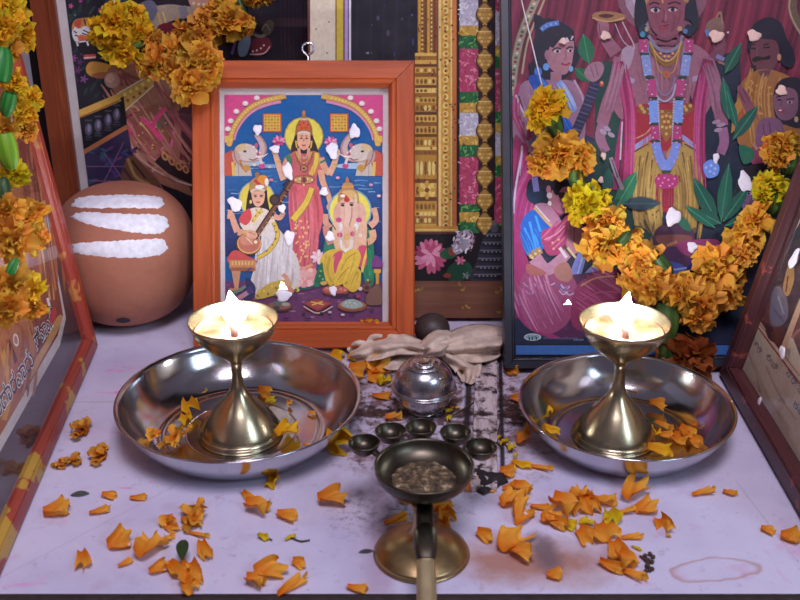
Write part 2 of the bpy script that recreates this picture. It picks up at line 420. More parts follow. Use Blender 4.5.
# edges of the pasted paper sheets
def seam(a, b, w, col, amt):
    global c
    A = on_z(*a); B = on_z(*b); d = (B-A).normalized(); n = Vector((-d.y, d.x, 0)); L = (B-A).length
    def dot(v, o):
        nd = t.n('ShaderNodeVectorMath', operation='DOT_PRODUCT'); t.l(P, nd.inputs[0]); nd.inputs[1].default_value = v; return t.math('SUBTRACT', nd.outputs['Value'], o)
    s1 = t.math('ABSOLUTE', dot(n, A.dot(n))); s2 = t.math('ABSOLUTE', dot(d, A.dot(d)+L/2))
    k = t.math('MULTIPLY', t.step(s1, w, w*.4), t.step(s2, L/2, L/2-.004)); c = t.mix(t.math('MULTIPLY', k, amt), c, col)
seam((0, 578), (205, 470), .0012, rgb(165, 152, 172), .25); seam((60, 402), (125, 402), .0007, rgb(150, 135, 150), .7)
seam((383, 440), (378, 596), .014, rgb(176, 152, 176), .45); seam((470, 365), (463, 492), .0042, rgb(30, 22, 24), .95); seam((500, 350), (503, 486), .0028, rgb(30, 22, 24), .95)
seam((505, 395), (535, 395), .0007, rgb(130, 105, 110), .7); seam((735, 480), (800, 565), .0012, rgb(178, 164, 186), .4)
t.base(c, .62, 0, .3).bump(fine, .12, .001); M['shelf'] = t.m
M['edge'] = simple('worn_edge', rgb(48, 38, 38), .85, 0, .45, 120)
M['wallgrey'] = simple('grey_plaster', rgb(150, 146, 156), .8, 0, .1, 20)
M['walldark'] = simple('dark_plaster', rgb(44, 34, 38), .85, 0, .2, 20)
mb = MB(); box(mb, (-.46, .582, -.03), (.46, 1.24, 0)); o = mb.build('altar_shelf', M['shelf'])
tag(o, 'lavender white painted shelf carrying the pictures, plates and lamps', 'shelf', None, 'structure')
mb = MB(); N = 90; rr = random.Random(4); top = []
for i in range(N+1):
    x = -.46+.92*i/N; j = .0008*rr.random(); top.append((x, .5722+j))
vs = []; fs = []
for x, y in top: vs += [(x, y, -.032), (x, y+.0005, -.0018-.0006*rr.random()), (x, y+.0028, .0003), (x, .5819, .0001), (x, .5819, -.032)]
for i in range(N):
    for k in range(4): fs.append((i*5+k, i*5+5+k, i*5+6+k, i*5+1+k))
mb.add(vs, fs); e_ = recalc(mb.build('front_edge', M['edge'], o)); e_['label'] = 'worn dark front edge'
mb = MB(); box(mb, (-.46, 1.2, -.03), (.46, 1.24, .75)); tag(mb.build('wall_back', M['walldark']), 'back wall of the shrine, coloured dark for shade', 'wall', None, 'structure')  # dark wall colour stands in for the black shade in the gap
mb = MB(); box(mb, (-.40, .582, 0), (-.368, 1.075, .75)); tag(mb.build('wall_left', M['wallgrey']), 'pale grey side wall behind the left picture', 'wall', None, 'structure')
mb = MB(); box(mb, (.44, .582, 0), (.46, 1.2, .75)); tag(mb.build('wall_right', M['wallgrey']), 'pale side wall behind the right picture', 'wall', None, 'structure')
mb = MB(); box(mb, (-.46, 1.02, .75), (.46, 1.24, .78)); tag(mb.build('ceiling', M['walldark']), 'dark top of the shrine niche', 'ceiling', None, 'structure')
# ------------------------------------------------------------------ centre picture (orange wooden frame)
def lean_plane(x, y, alpha, roll=0.0, yaw=0.0):
    """plane standing on the shelf where the photo point (x,y) touches it, leaning back by alpha"""
    q = on_z(x, y); m = Matrix.Rotation(math.radians(yaw), 3, 'Z')
    U = m @ Vector((math.cos(math.radians(roll)), 0, math.sin(math.radians(roll)))); V = m @ Vector((0, math.sin(math.radians(alpha)), math.cos(math.radians(alpha))))
    return Plane(q, U, V)
CP = lean_plane(304, 347, 22.5, 0)
D = .02
A = CP.uv(192.5, 346, D); B = CP.uv(415, 59.5, D)
root = empty('picture_frame', 'orange wooden framed print of three haloed deities on blue, left of centre', 'picture', mat=CP.M)
u0, u1, v0, v1 = A.x, B.x, 0.0, B.y
w = .0255
rails(CP, root, u0, v0, u1, v1, w, D, M['orange_h'], M['orange_v'])
slab(root, 'backing_board', M['board'], u0+.004, v0+.004, u1-.004, v1-.004, .001, .004)
slab(root, 'white_mount', M['mat'], u0+w-.003, v0+w-.003, u1-w+.003, v1-w+.003, .0045, .0065)
e0 = CP.uv(224, 94.5, .0067); e1 = CP.uv(383, 322, .0067)
p = Print(CP, .0067, 1.0, (e0.x, e1.y, e1.x, e0.y))
p.rect(224.5, 95, 382.5, 322, (0, 92, 160))
# water and ground bands
for i in range(15):
    y = 166+i*6; k = i/14
    p.rect(224.5, y, 382.5, y+6.3, (int(34-10*k), int(104-66*k), int(168-72*k)))
rr = random.Random(3)
for i in range(70):
    x = rr.uniform(226, 378); y = rr.uniform(164, 228); ln = rr.uniform(4, 16)
    p.st([(x, y), (x+ln/2, y+rr.uniform(-1, 1)), (min(x+ln, 382), y)], (1.0, .6), rr.choice(['6f9fc8', '214f92', '8fb6d6', '1d3f86', '3d78b0']))
for i in range(26):
    x = rr.uniform(226, 374); y = rr.uniform(228, 275); p.st([(x, y), (x+7, y)], .8, rr.choice(['2f66a0', '1c2f6c', '2a7a9c']))
p.rect(224.5, 281, 382.5, 322, (112, 58, 104))
for i in range(60):
    x = rr.uniform(226, 376); y = rr.uniform(284, 320); p.st([(x, y), (x+rr.uniform(3, 8), y+rr.uniform(-1, 1))], 1.2, rr.choice(['8f4a7c', '5a2c56', 'a86a90', '74304e', 'b0849c']))
p.el(250, 163, 15, 3, 'a9c4dc'); p.el(357, 166, 22, 3, 'a9c8de'); p.el(270, 166, 12, 2, '7fa9cf')
# pink corners with the gold arch
for sgn in (1, -1):
    f = (lambda x: x) if sgn == 1 else (lambda x: 607.5-x)
    P_ = lambda s: [(f(x), y) for x, y in pts_of(s)]
    p._put(P_('224.5,95 285,95 268,100 253,106 241,117 233,130 229,143 224.5,143'), (214, 76, 136))
    p.st(P_('233,140 236,130 244,118 255,109 269,103.5 281,101'), 4.5, 'd88fb0')
    p.st(P_('229.5,143 233,130 241,117 253,106 268,100 286,96'), 6.2, 'a8793a'); p.st(P_('229.5,143 233,130 241,117 253,106 268,100 286,96'), 4.4, 'd9ae54')
    for k in range(22):
        a = spline([(x, y, 0) for x, y in P_('229.5,143 233,130 241,117 253,106 268,100 286,96')], 5)[k+1]; p.el(a.x, a.y, 1.0, .7, 'f2d684', 40*sgn, 8)
    p.rect(f(225), 136, f(233), 142.5, 'e2bb50'); p.el(f(229.5), 144, 3, 2.6, 'd9ae54')
    for x, y in pts_of('228,129 231,121 236.5,111.5 245.5,103.5 257,98'):
        p.el(f(x), y+2.4, 2.2, 1.3, '8e3050'); p.el(f(x), y, 3, 2.5, 'e6d4cc'); p.el(f(x), y-.5, 1.6, 1.6, 'f4eae2')
    x0 = 263 if sgn == 1 else 330
    p.rect(x0, 113.5, x0+18.5, 132.2, 'd2502c'); p.rect(x0+1.2, 114.8, x0+17.3, 131, 'dcb34c')
    for i in range(5):
        for j in range(5): p.rect(x0+2+i*3.05, 116+j*3, x0+3.8+i*3.05, 117.6+j*3, 'a87428' if (i+j) % 2 else 'c48a30')
    # elephant
    p._put(P_('226,158 240,158 249,160 252,176 226,176'), 'c9bcae'); p._put(P_('224.5,154 232,150 238,156 233,176 224.5,176'), 'c8563e'); p.st(P_('233,162 234,176'), 3, 'e2c05a'); p.st(P_('238,160 239,176'), 1, 'a99d92')
    p.st(P_('252,158 260,156 263.5,148 261,141 256,134'), (9, 5), 'b98a86'); p.st(P_('252,158 259.5,156 262.5,148 260,141 256,135'), (6.5, 3.6), 'd2b2aa')
    p.el(f(246.5), 153, 12.5, 9.6, 'b59a8c', 12*sgn); p.el(f(246.5), 152.5, 11.4, 8.4, 'd8c8bc', 12*sgn); p.el(f(241), 148, 6, 3.6, 'd6bd8c', -20*sgn)
    p.el(f(236.5), 157, 4, 7, 'c2a49a', -15*sgn); p.st(P_('234,150 236,160 243,168'), 1, '8a6a60')
    p.el(f(245), 151.5, 1.7, 1.1, '2a1812'); p.st(P_('256,157 263,156.5 268,153.5'), (1.6, .6), 'f0ece6'); p.st(P_('249,159 254,160 258,158'), .9, '8a4a44')
    p.st(P_('240,160 243,168 247,172'), 2.2, 'b8763a'); p.el(f(246.5), 168, 3.6, 3.3, 'c89440'); p.el(f(262), 166, 3.2, 2.6, 'd04a86'); p.st(P_('260,158 262,164'), 2.6, 'dad8d0')
    p.el(f(256.5), 145.5, 1.8, 2.4, 'c85a78'); p.el(f(258.5), 154, 2, 1.4, 'c04a72'); p.dots(P_('254,147 257,151 260,153'), .8, 'ffffff')
# main halo and standing figure
p.el(304, 136.5, 19.6, 19.6, 'b9a83c'); p.el(304, 136.5, 18.6, 18.6, 'ead852')
p.poly('291,150 294,139 297,130 304,126 311,130 314,139 318,151 316,166 310,160 298,160 293,166', '33201c')
p.poly('289,156 296,151 304,154 313,151 320,155 323,166 317,175 317,188 314,186 294,186 291,188 292,175 286,166', 'd06468')
p.folds('304,190 305,230 304,274', 1, 1, .1, ['d8626a']); p.poly('291,184 316,184 321,200 323.5,216 319,236 314,250 312,262 318,277 290,277 294,262 292,240 289,214 289,198', 'd8626a')
p.poly('291,190 297,188 299,220 300,276 292,276 294,240 290,214', 'c4505c'); p.st('309,192 312,220 308,262', 2.4, 'e4828a'); p.st('304,205 306,236 304,274', 1.6, 'b8444e'); p.st('314,190 318,214 313,244', 1.4, 'b24450')
p.folds('304,188 307,225 304,274', 26, 46, 1.3, ['e88a90', 'b84852', 'c4505c', 'e4787e', 'a83c48', 'd8626a'], 1)
for i in range(44):
    x = rr.uniform(295, 309); y = rr.uniform(218, 262); p.el(x, y, .8, 1.3, 'ecc07a', 20, 7)
p.st('317,153 316,163 311,175', (5, 6.4), 'b8922e'); p.st('317,153 316,163 311,175', (3.8, 5), 'e6c648')
p.st('312,188 306,203 293,220', (6.4, 7.4), '9c7a28'); p.st('312,188 306,203 293,220', (4.8, 6), 'e0be44')
p.st('298,272 306,274 316,270', 4, 'e8b070'); p.st('296,265 304,268 313,264', 2.5, 'e2a06a')
p.st('289,158 284,170 283,179', 7.5, 'b4745a'); p.st('289,158 284,170 283,179', 6, 'e0a684'); p.st('284,180 279,166 275,152', (6.6, 4.8), 'e4b090')
p.st('287,155 290,161 288,168', 5.5, '3f7c58'); p.st('321,158 325,168 330,174', 6.4, 'dda07e'); p.st('329,175 334,165 337,154', (6.6, 4.8), 'e4b090')
p.st('321,170 323,182 328,194 331,205', (6.6, 4.6), 'e0a684'); p.st('277,162 281,161', 2, 'd8a840'); p.st('333,164 337,166', 2, 'd8a840'); p.st('320,163 326,160', 2.2, '3f7c58')
p.el(330, 207, 3.4, 4, 'dfa284'); p.el(275, 151, 3.4, 4.4, 'e8b898'); p.el(337, 153, 3.4, 4.4, 'e8b898')
p.st('299,148 300,156 304,158 308,156 309,148', 3, 'd8a088'); p.st('295,152 299,163 304,168 310,163 313,152', 1.5, '8a6428'); p.st('296,152 300,160 304,163 308,160 312,152', 1.3, 'd8b04a')
p.el(304, 168.5, 4, 3.8, '6a4630'); p.el(304, 168.5, 2.8, 2.6, 'cfa85c'); p.el(304, 168.5, 1.2, 1.2, '702028')
p.el(304, 180, 11, 4.6, '7a5630'); p.el(304, 180, 10, 3.6, 'caa25c'); p.el(304, 180, 3, 3, '6a3a2c'); p.dots('296,180 300,179 308,179 312,180 304,185', 1.1, 'f2dc9a')
p.poly('297.5,137 298,131 304,128 310,131 310.5,137 310,145 304,150.5 298,145', 'e8ac8c'); p.st('301,136.5 303,136', 1, '3a201a'); p.st('305.5,136 307.5,136.5', 1, '3a201a'); p.el(301.5, 138.5, 1.4, .7, '2a1614'); p.el(306.8, 138.5, 1.4, .7, '2a1614'); p.st('304.2,139 303.6,142', .8, 'b06c54'); p.st('302,145 304,145.8 306,145', 1.3, 'b02c38')
p.poly('295.5,136 296,127 299,121 302,116 304,110.5 306,116 309,121 312,127 312.5,136 309,132 304,131 299,132', '9a6a3c'); p.poly('298,131 299,124 304,121 309,124 310,131 304,129', 'd2622e'); p.dots('300,125 304,123 308,125 302,128 306,128', 1.3, 'c23a2a'); p.st('298,133.5 304,132.3 310,133.5', 2, 'dcd0c0'); p.st('300,119.5 308,119.5', 2.2, 'd8b8a0'); p.el(304, 113, 1.6, 2.4, 'c08a50'); p.st('296,141 297,148', 1.6, 'd8b04a'); p.st('312,141 311,148', 1.6, 'd8b04a')
for cx, cy in ((279, 141), (331, 142)):
    p.flower(cx, cy, 6.2, 'cc4a86', 'e69ab8', 9, .75, .2); p.el(cx, cy+2, 4.5, 1.6, 'b8346c')
p.flower(304, 278, 15, 'e89c9c', 'f2c4b8', 12, .5); p.el(304, 274, 10, 3.4, 'eab0a6'); p.flower(319, 257, 8, 'eec0c8', 'f6dcd8', 8, .8); p.st('288,286 304,289 320,284', 2.6, '2f5a5e')
# seated figure with the long-necked lute
p.el(257, 199, 18.5, 18.5, '7fa3b8'); p.el(257, 199, 17.2, 17.2, 'e6d052')
p.poly('246,215 248,195 252,183 258,179 266,184 268,200 270,212 266,216 250,220', '2b1a1c')
p.poly('250,183 257,177 265,180 267,190 258,193 251,193', 'b98a52'); p.st('251,192 257,189 265,191', 2.4, 'd8c8b0'); p.el(263, 179.5, 5, 4.6, 'e2902e'); p.st('255,180 262,187', 3.2, 'c23a2e'); p.el(260, 187, 4.5, 2, 'f4f0ee'); p.el(267, 182, 2, 4, 'f0e8e0'); p.el(257.5, 175, 2.2, 3, '9a7448')
p.poly('252,196 253,192 264,192 265,198 263,204 258,207 254,204', 'e6ae90'); p.st('254,195.5 257,195.2', .9, '2a1614'); p.st('260,195.4 263.5,195.5', .9, '2a1614'); p.el(255.8, 196.8, 1.2, .6, '2a1614'); p.el(261.5, 196.8, 1.2, .6, '2a1614'); p.st('256.5,202 258.5,202.6 260.5,202', 1.1, 'b04048'); p.el(251, 202, 1.3, 2, 'e0c070')
p.poly('240,222 247,212 253,208 262,208 270,212 276,224 272,238 262,236 250,236 244,230', 'e2d2c2'); p.poly('239,220 244,212 250,209 252,218 247,225 243,224', 'd2484c'); p.st('256,209 259,213 262,208', 1.6, 'd8a848')
p.st('253,222 258,214 263,211', 4, 'e0c25a'); p.dots('253,221 256,216 260,213', .8, '6a4a20')
p.st('232,214 234,222 238,232', (5, 7), 'e0a688'); p.st('238,232 244,233 254,236', 6.6, 'dca084'); p.st('274,216 280,218 284,212', (5.5, 4.5), 'dea486'); p.st('270,230 278,238 286,236', 4.6, 'dca084'); p.st('231,210 230,219', 5.2, 'e2a88c')
p.poly('262,238 271,225 280,230 290,245 299,262 300,280 292,291 270,294 252,292 252,276 258,262', 'dcd2cc')
p.st('262,258 257,274 255,290', 3.4, 'c8bcb8'); p.st('270,258 268,276 270,292', 3, 'f0ecea'); p.st('280,252 284,272 282,290', 3.4, 'efe9e6'); p.st('287,258 293,274 290,288', 2.6, 'bfb2b0'); p.st('274,240 270,250 262,258', 4.4, 'f0ece8')
p.folds('276,234 274,262 272,292', 36, 50, 1.5, ['f4f0f0', 'c0b4b4', 'd2c8c6', 'ada2a6', 'eae4e2'], 2)
p.st('274,222 278,236 270,250 258,258', 4.6, '8d6f26'); p.st('274,222 278,236 270,250 258,258', 3.4, 'dfbe48'); p.dots('275,226 277,232 276,239 273,245 267,251', .9, '6a3c1c')
p.el(249, 244, 13, 11.4, '5c2c22'); p.el(249.5, 243.5, 12, 10.4, 'e0b468'); p.el(249.5, 243, 11, 9.4, 'c27058'); p.el(247, 240.5, 6.4, 5, 'd28e72'); p.el(256, 242, 1.6, 1.6, 'f2e4c0'); p.st('247,238 253,244', .8, 'f0d8c0')
p.st('255,238 266,221 280,200 292,181', 5.6, '3a201c'); p.st('256,237 267,220 281,199 292,182', 3.2, '7a4a3a')
for k in range(9): p.st([(259+k*3.6, 233-k*5.4), (262+k*3.6, 235-k*5.4)], .8, 'c89a5c')
p.el(275, 200, 5.4, 5.6, '2c1a1e'); p.el(275, 200, 4, 4.2, '4e342e'); p.st('284,190 289,192', 1.6, '2a1618'); p.st('283,186 287,182', 1.6, '2a1618'); p.el(252, 234.5, 6, 4.2, 'e2aa8c', 20); p.st('249,232 256,235', .9, 'b47a60'); p.st('244,230 245,234', 2, 'd8b04a')
p.poly('229,256 236,250 248,256 256,260 255,263 230,263', 'cc4e4c'); p.rect(229.5, 260, 256, 268, 'c88a58')
for k in range(7): p.rect(232+k*3.3, 261, 233.8+k*3.3, 265, 'e8bc70')
p.rect(231, 267.5, 256, 271, 'a8603c'); p._put([(232, 271), (241, 271), (238.5, 289), (235, 289)], 'd09a74'); p.rect(230, 288, 243, 291, 'c28a60')
p.poly('246,277 252,281 256,288 254,297 247,300 242,296 236,298 246,288', '32305e'); p.st('247,278 248,271 252,268', 2, '3a4a80'); p.st('236,300 244,295 252,290', 4.6, 'c08a9c'); p.st('232,294 240,290 246,286', 3, '6a8a78'); p.el(250, 290, 3, 4, '4a3a78')
p.poly('256,294 268,284 282,280 292,282 288,290 272,296 258,299', 'cdb04a')
for k in range(26): p.el(rr.uniform(258, 300), rr.uniform(286, 296), 1.6, 1.1, rr.choice(['e2c84e', 'b08a30', 'd2a838', '8a6a28']), rr.uniform(0, 90), 7)
p.st('283,274 288,280 287,290', 4.4, 'dca084'); p.st('284,286 292,290 288,294', 4, 'd6906c')
# seated elephant-headed figure
p.el(350, 211, 22, 22, '82abc4'); p.el(350, 211, 20.4, 20.4, 'eadb56')
p.poly('326,238 332,228 340,222 360,222 370,230 374,248 374,282 366,286 358,262 330,262 320,286 314,282 322,258', '1f7a58')
p.st('330,228 326,222 326,214', (7, 5), 'd89a80'); p.st('370,226 376,220 374,208', (7, 5), 'dfa88c'); p.st('326,226 327,234 331,244', 6.4, 'd08a78'); p.st('372,230 373,238 366,243 358,240', (7, 6), 'e0aa82')
p.poly('333,224 340,216 360,216 367,226 365,246 358,252 340,252 334,244', 'e8b894'); p.el(349, 243, 10.5, 8.5, 'ecc09a')
p.poly('336,214 339,200 348,196 358,200 362,214 357,223 352,220 343,220 339,222', 'e2b6a0'); p.el(337.5, 212, 4, 9, 'dba692', 10); p.el(361.5, 212, 4.4, 10, 'dfae98', -10)
p.st('348,204 348.5,216 347,226 350,231', (9, 5), 'b88472'); p.st('348,204 348,216 346.5,225 349,230', (7.4, 4), 'e8bfa8'); p.el(348, 230, 4, 3, 'e2b098')
p.el(342.8, 205.4, 1.9, 1.2, '2a1412'); p.el(351.6, 205, 2, 1.2, '2a1412'); p.st('340.5,203.6 345,203.2', .8, '4a2a22'); p.st('349.6,203 354,203', .8, '4a2a22')
p.poly('338,203 339,192 343,188 343,184 346,182 347.5,176 349,182 353,184 353,188 358,193 359,204 353,199 344,199', 'b88a52'); p.poly('341,196 344,191 354,191 356,197 349,199', 'd8b070'); p.st('341,194 348,198', 2.6, 'c8342e'); p.el(347, 200, 3, 2.4, 'c23030'); p.el(343, 196, 2.4, 1.5, 'f2ece6'); p.st('342,187 354,187', 2.4, 'd89a50'); p.el(347.5, 180.5, 1.7, 2.8, 'c07a4a'); p.el(356, 199, 1.5, 5, 'e0c8a0')
for s_ in ('339,218 341,230 342,244', '359,218 356,230 351,244'): p.st(s_, 4.6, 'd6cfc4')
for x, y in ((339, 220), (359, 220), (340, 235), (353, 234)): p.el(x, y, 3, 2.6, 'cc4a78')
for x, y in ((341, 227), (356, 227)): p.el(x, y, 2.2, 3.6, 'ece8e0')
p.st('341,240 344,250 350,249 352,240', 3.6, 'eae6da'); p.el(342, 252, 2.4, 1.6, '1f5a40'); p.el(347, 237, 3.4, 3.2, 'dcb060'); p.st('336,230 333,225', 1, '1f5a40'); p.el(361, 236, 5, 4.4, 'e6b89a'); p.el(360, 235.6, 2.4, 2, 'f0e0d0')
p.poly('358,248 366,246 368,258 364,268 356,264', 'd24c6c')
p.poly('320,262 326,252 336,249 344,252 338,268 334,283 330,286 325,276', 'd8b43a'); p.poly('332,258 337,252 343,252 338,268 334,275 331,270', 'cc4a6a')
p.poly('334,284 338,266 346,252 356,249 361,256 358,268 352,276 342,284 336,286', 'e2bc3e'); p.poly('343,283 352,274 358,268 361,274 360,286 354,292 347,289', 'dcb63c')
p.st('341,270 348,258 356,253', 1.1, 'b48c24'); p.st('338,280 346,270 354,264', 1.1, 'b48c24'); p.st('345,284 352,278 358,272', 1.1, 'a87e22'); p.st('326,256 327,268 332,282', 1.1, 'b08a24'); p.st('368,248 364,262 362,272', 2.6, 'e4c44a'); p.st('370,258 371,280', 3.4, '2c8a5c'); p.dots('369,268 370,274 368,280', 1.1, 'd8c050')
p.folds('330,254 328,268 332,284', 13, 20, 1.1, ['f0d050', 'b08c28', 'c8a434'], 3); p.folds('352,252 348,268 340,284', 15, 26, 1.1, ['f2d458', 'b48e28', 'cca634', 'ecc848'], 4); p.folds('358,270 354,280 350,290', 10, 12, 1.1, ['f0d050', 'ac8626'], 5); p.folds('370,240 371,262 371,282', 8, 14, 1.2, ['2f9a68', '135c3c', '1f7a58'], 6)
p.poly('322,262 316,276 318,284 326,284 324,272', '1d6a48'); p.dots('320,276 323,279 321,271', 1, '88b860')
p.poly('372,262 376,255 383,263 383,267 373,267', '7a3a7a'); p.rect(372, 267, 382.5, 269, '50205a'); p.rect(374, 269, 381, 273, 'd0a040'); p._put([(375.5, 273), (379.5, 273), (379, 284), (376, 284)], 'c89638')
p.folds('304,155 304,184', 22, 20, 1.2, ['e07c82', 'bc4c56', 'c85c64'], 7); p.folds('350,226 349,250', 24, 24, 1.2, ['f2ccac', 'd8a080', 'e2b08e'], 8)
for s_ in ('304,142 304,150',): pass
# offerings at the front
p.el(336, 291, 13.5, 4.6, '8a4a2c'); p.el(335.5, 289.4, 12.6, 3.8, 'c05c4c'); p.dots('327,288 331,290 341,289 345,290', 1.5, 'd88a70'); p.el(324, 283, 3.4, 2, 'd2a848'); p.el(340, 295, 9, 1.6, '3a1c40')
p._put([(303, 303), (317, 298.5), (333, 303), (318, 311.5)], '9a3a40'); p._put([(305, 303), (317, 299.6), (330, 303), (318, 309)], 'b04c48'); p.st('304,306 318,313 333,306', 1.2, 'd8b8a0'); p.st('311,301.6 324,304.4', 1.2, 'e2c24c'); p.st('323,301.4 312,305', 1.2, 'e2c24c')
p.el(352.5, 306, 15, 5.6, '8a4c34'); p.el(352, 304.6, 13.6, 4.6, 'a8664c'); p.poly('341,305 345,300.5 352,299 359,301 363,306 352,308.6', '9db0a4'); p.dots('346,303 350,302 355,303 352,306 348,306 357,305', .9, 'c6d2c4')
p.el(280, 306.5, 13, 4.8, '5a3030'); p.el(280, 305.4, 12, 4, '98604a'); p.el(278, 303, 5, 2.2, '55706a'); p.el(286, 304, 4, 2, 'a8a89a'); p.el(277, 307.6, 3.4, 2, '3a4a48')
p.poly('366,298 370,290 377,284 381,288 382,303 374,305 367,304', '7a5648'); p.el(367, 287.6, 4.8, 3.8, '7a4c40'); p.el(367, 287.6, 2.4, 2.2, '4a2c28'); p.el(360.5, 288.5, 2, 2, 'd8c8c0'); p.st('366,284 371,281', 2, '6a4438'); p.el(358, 296, 3, 1.6, 'b0405c')
for x, y in ((343, 314.5), (330, 312), (322, 313), (304, 313.5), (372, 310), (355, 296), (350, 298)): p.el(x, y, 2, 1.2, rr.choice(['b8b0b4', '3a2c3a', 'd0c0c4']))
for x, y in ((284, 318), (306, 318), (350, 314)): p.st([(x, y), (x+5, y+.4)], 1.2, '3a2038')
for x, y, c_ in ((338, 178, 'e8a0b4'), (271.5, 180, 'd8788c'), (379, 196, 'eab8bc'), (371, 185, 'c890a8'), (255, 165, 'e8e0a0'), (270, 167, 'c8c0b8')): p.el(x, y, 2, 1.4, c_)
p.build('devotional_print', root)
slab(root, 'glass_pane', M['glass'], u0+w-.003, v0+w-.003, u1-w+.003, v1-w+.003, .0095, .0105)
dabs(CP, root, .0106, [(257.5, 129.5, 4.3, 5.2, 0), (275, 149, 4.8, 4, 10), (354.5, 131.5, 5.4, 7, 0), (332.5, 150.5, 5.6, 8.5, -8), (288, 171, 4.8, 8.6, -12), (324, 191.5, 4.2, 4.4, 0),
    (235, 204, 6, 8.2, -40), (282, 208.5, 3.8, 4.4, 0), (289.3, 237.5, 5, 7.6, 0), (330, 236.5, 4.4, 5.2, 0), (283.5, 295.5, 7.6, 6, 0), (333, 290.5, 3.8, 5, -10)], M['dab'])
# hanging ring: an eye bent from wire on the top rail
c = CP.uv(308, 48.5, .01); mb = MB(); r_ = .0056
tube(mb, [(c.x+r_*math.cos(a), c.y+r_*math.sin(a), .01) for a in [(-80+k*32)*PI/180 for k in range(11)]] + [(c.x+.0004, c.y-.009, .011), (c.x-.0012, v1-.003, .012)], .0011, 8, None, 1, 4)
mb.build('hanging_ring', M['ring'], root)['label'] = 'bent wire hanging ring'
# ------------------------------------------------------------------ blue devotional picture in a black frame
RP = lean_plane(512, 368, 25.5, .6)
D = .016
A = RP.uv(504.5, 362, D); w = .0105
u0, v0 = A.x, 0.0; u1 = u0+.312; v1 = .40
RPn = .006
root = empty('picture_frame', 'black framed print of a standing garlanded god among worshippers, right of centre', 'picture', mat=RP.M)
rails(RP, root, u0, v0, u1, v1, w, D, M['black'], M['black'])
slab(root, 'backing_board', M['board'], u0+.003, v0+.003, u1-.003, v1-.003, .001, .004)
p = Print(RP, RPn, 1.05, (u0+w, v0+w, u1-w, v1-w))
p.rect(505, -40, 840, 365, '1a2440')
p._put([(510, -40), (835, -40), (835, 300), (510, 300)], '24304c')
# red curtain with folds
p._put([(508, -40), (835, -40), (835, 130), (700, 140), (620, 150), (508, 100)], '7c2440')
rr = random.Random(8)
for i in range(46):
    x = 500+i*8+rr.uniform(-2, 2); c_ = rr.choice(['8e2c4a', '6a1c36', '94344c', '5c1630'])
    p.st([(x+16, -40), (x+4, 30), (x-24, 118)], (3.2, 4.4), c_)
p._put([(508, 84), (522, 96), (520, 200), (514, 330), (508, 330)], '1f6a62'); p._put([(596, 62), (640, 60), (636, 330), (590, 330)], '17453c'); p._put([(690, 62), (740, 50), (745, 330), (690, 330)], '16283c')
p.st('548,-30 534,4 521,36 514,70 512,96', 10, '6a4a3a'); p.st('548,-30 534,4 521,36 514,70 512,96', 7.6, 'a89a84')
for i in range(30):
    q = spline([(x, y, 0) for x, y in pts_of('548,-30 534,4 521,36 514,70 512,96')], 8)[i]; p.el(q.x, q.y, 1.8, 1.4, ('3a6a52', '8a3a3a', 'd8d0b4')[i % 3], 0, 7)
p.st('556,-30 541,8 528,40 522,74', 2, 'b8a888'); p.st('800,-30 792,8 806,36 826,60', 9, '6e5a44'); p.st('797,-30 789,8 803,38 820,62', 2, 'a89a7c')
# bright aura behind the crown
p.el(662, -8, 46, 44, '8a5a6a'); p.el(660, -6, 36, 36, 'b09aac'); p.el(658, -10, 28, 30, 'c8bcd0')
# --- left attendant
p.poly('536,18 534,26 535,34 532,48 533,60 528,66 532,78 545,82 566,78 580,58 575,44 573,30 560,22 548,18 542,20', '1c1c30')
p.poly('534,15 540,16 546,20 560,24 558,34 545,34 536,30', '1a1a2e'); p.st('541,30 548,25 559,23', 5, '5a82cc'); p.dots('542,29 546,26 551,24.5 556,23.5', 1.2, '8ab0e8')
p.poly('550,46 554,36 562,34 571,36 574,44 573,56 571,66 566,74 558,74 550,68 547,60', 'b07c88'); p.poly('548,42 556,33 566,33 574,40 570,41 560,40 553,48', '1e1a2c')
p.st('552,51 556,48 561,49', 1.5, '2a1a28'); p.st('566,49 570,47 573,48', 1.5, '2a1a28'); p.el(557, 51.5, 3.4, 1.6, 'd8ccd4'); p.el(557.5, 51.5, 1.7, 1.5, '2a1c28'); p.el(570, 51, 2.6, 1.4, 'd8ccd4'); p.el(570.3, 51, 1.5, 1.4, '2a1c28')
p.st('565,50 566,57 564,60', 1.1, '8a5464'); p.st('561,63.5 566,65 570,63', 2, '9c2c48'); p.el(547.5, 55, 3, 5, 'a87484'); p.st('566,38 568,42', 3, 'd8ccd8'); p.st('571,40 573,36', 1.4, 'd8ccd8'); p.el(546, 67, 3.2, 3.6, '6aa8e8'); p.el(538, 72, 4, 5, '3f7ad0'); p.el(571, 69, 2.2, 2.8, '74b4e0')
p.st('556,72 556,82', 11, 'a8788a'); p.poly('520,86 530,80 545,80 560,80 574,82 584,96 586,112 580,150 545,160 526,150 514,140 513,110', 'a07a92')
p.poly('515,88 520,84 516,110 522,120 532,130 538,146 530,150 516,132 512,110', 'a83468'); p.st('516,95 520,106 530,124', 2, 'd8ccd8'); p.st('519,96 524,110 534,126', 1.6, '782048')
p.poly('528,78 540,76 552,90 562,108 573,128 572,138 562,132 548,108 538,96', '1d54b4'); p.st('540,78 552,92 566,118', 2.2, '3a86e0'); p.st('533,78 546,94 560,116', 1.4, '123a88')
p.st('558,82 566,94 574,112', 6, '7a9ad8'); p.dots('560,86 564,92 568,98 571,104 574,110', 1.8, 'a8c4f0'); p.st('556,76 557,80', 3, 'c87858'); p.st('574,80 582,96 584,112', 2, 'c0a4b8')
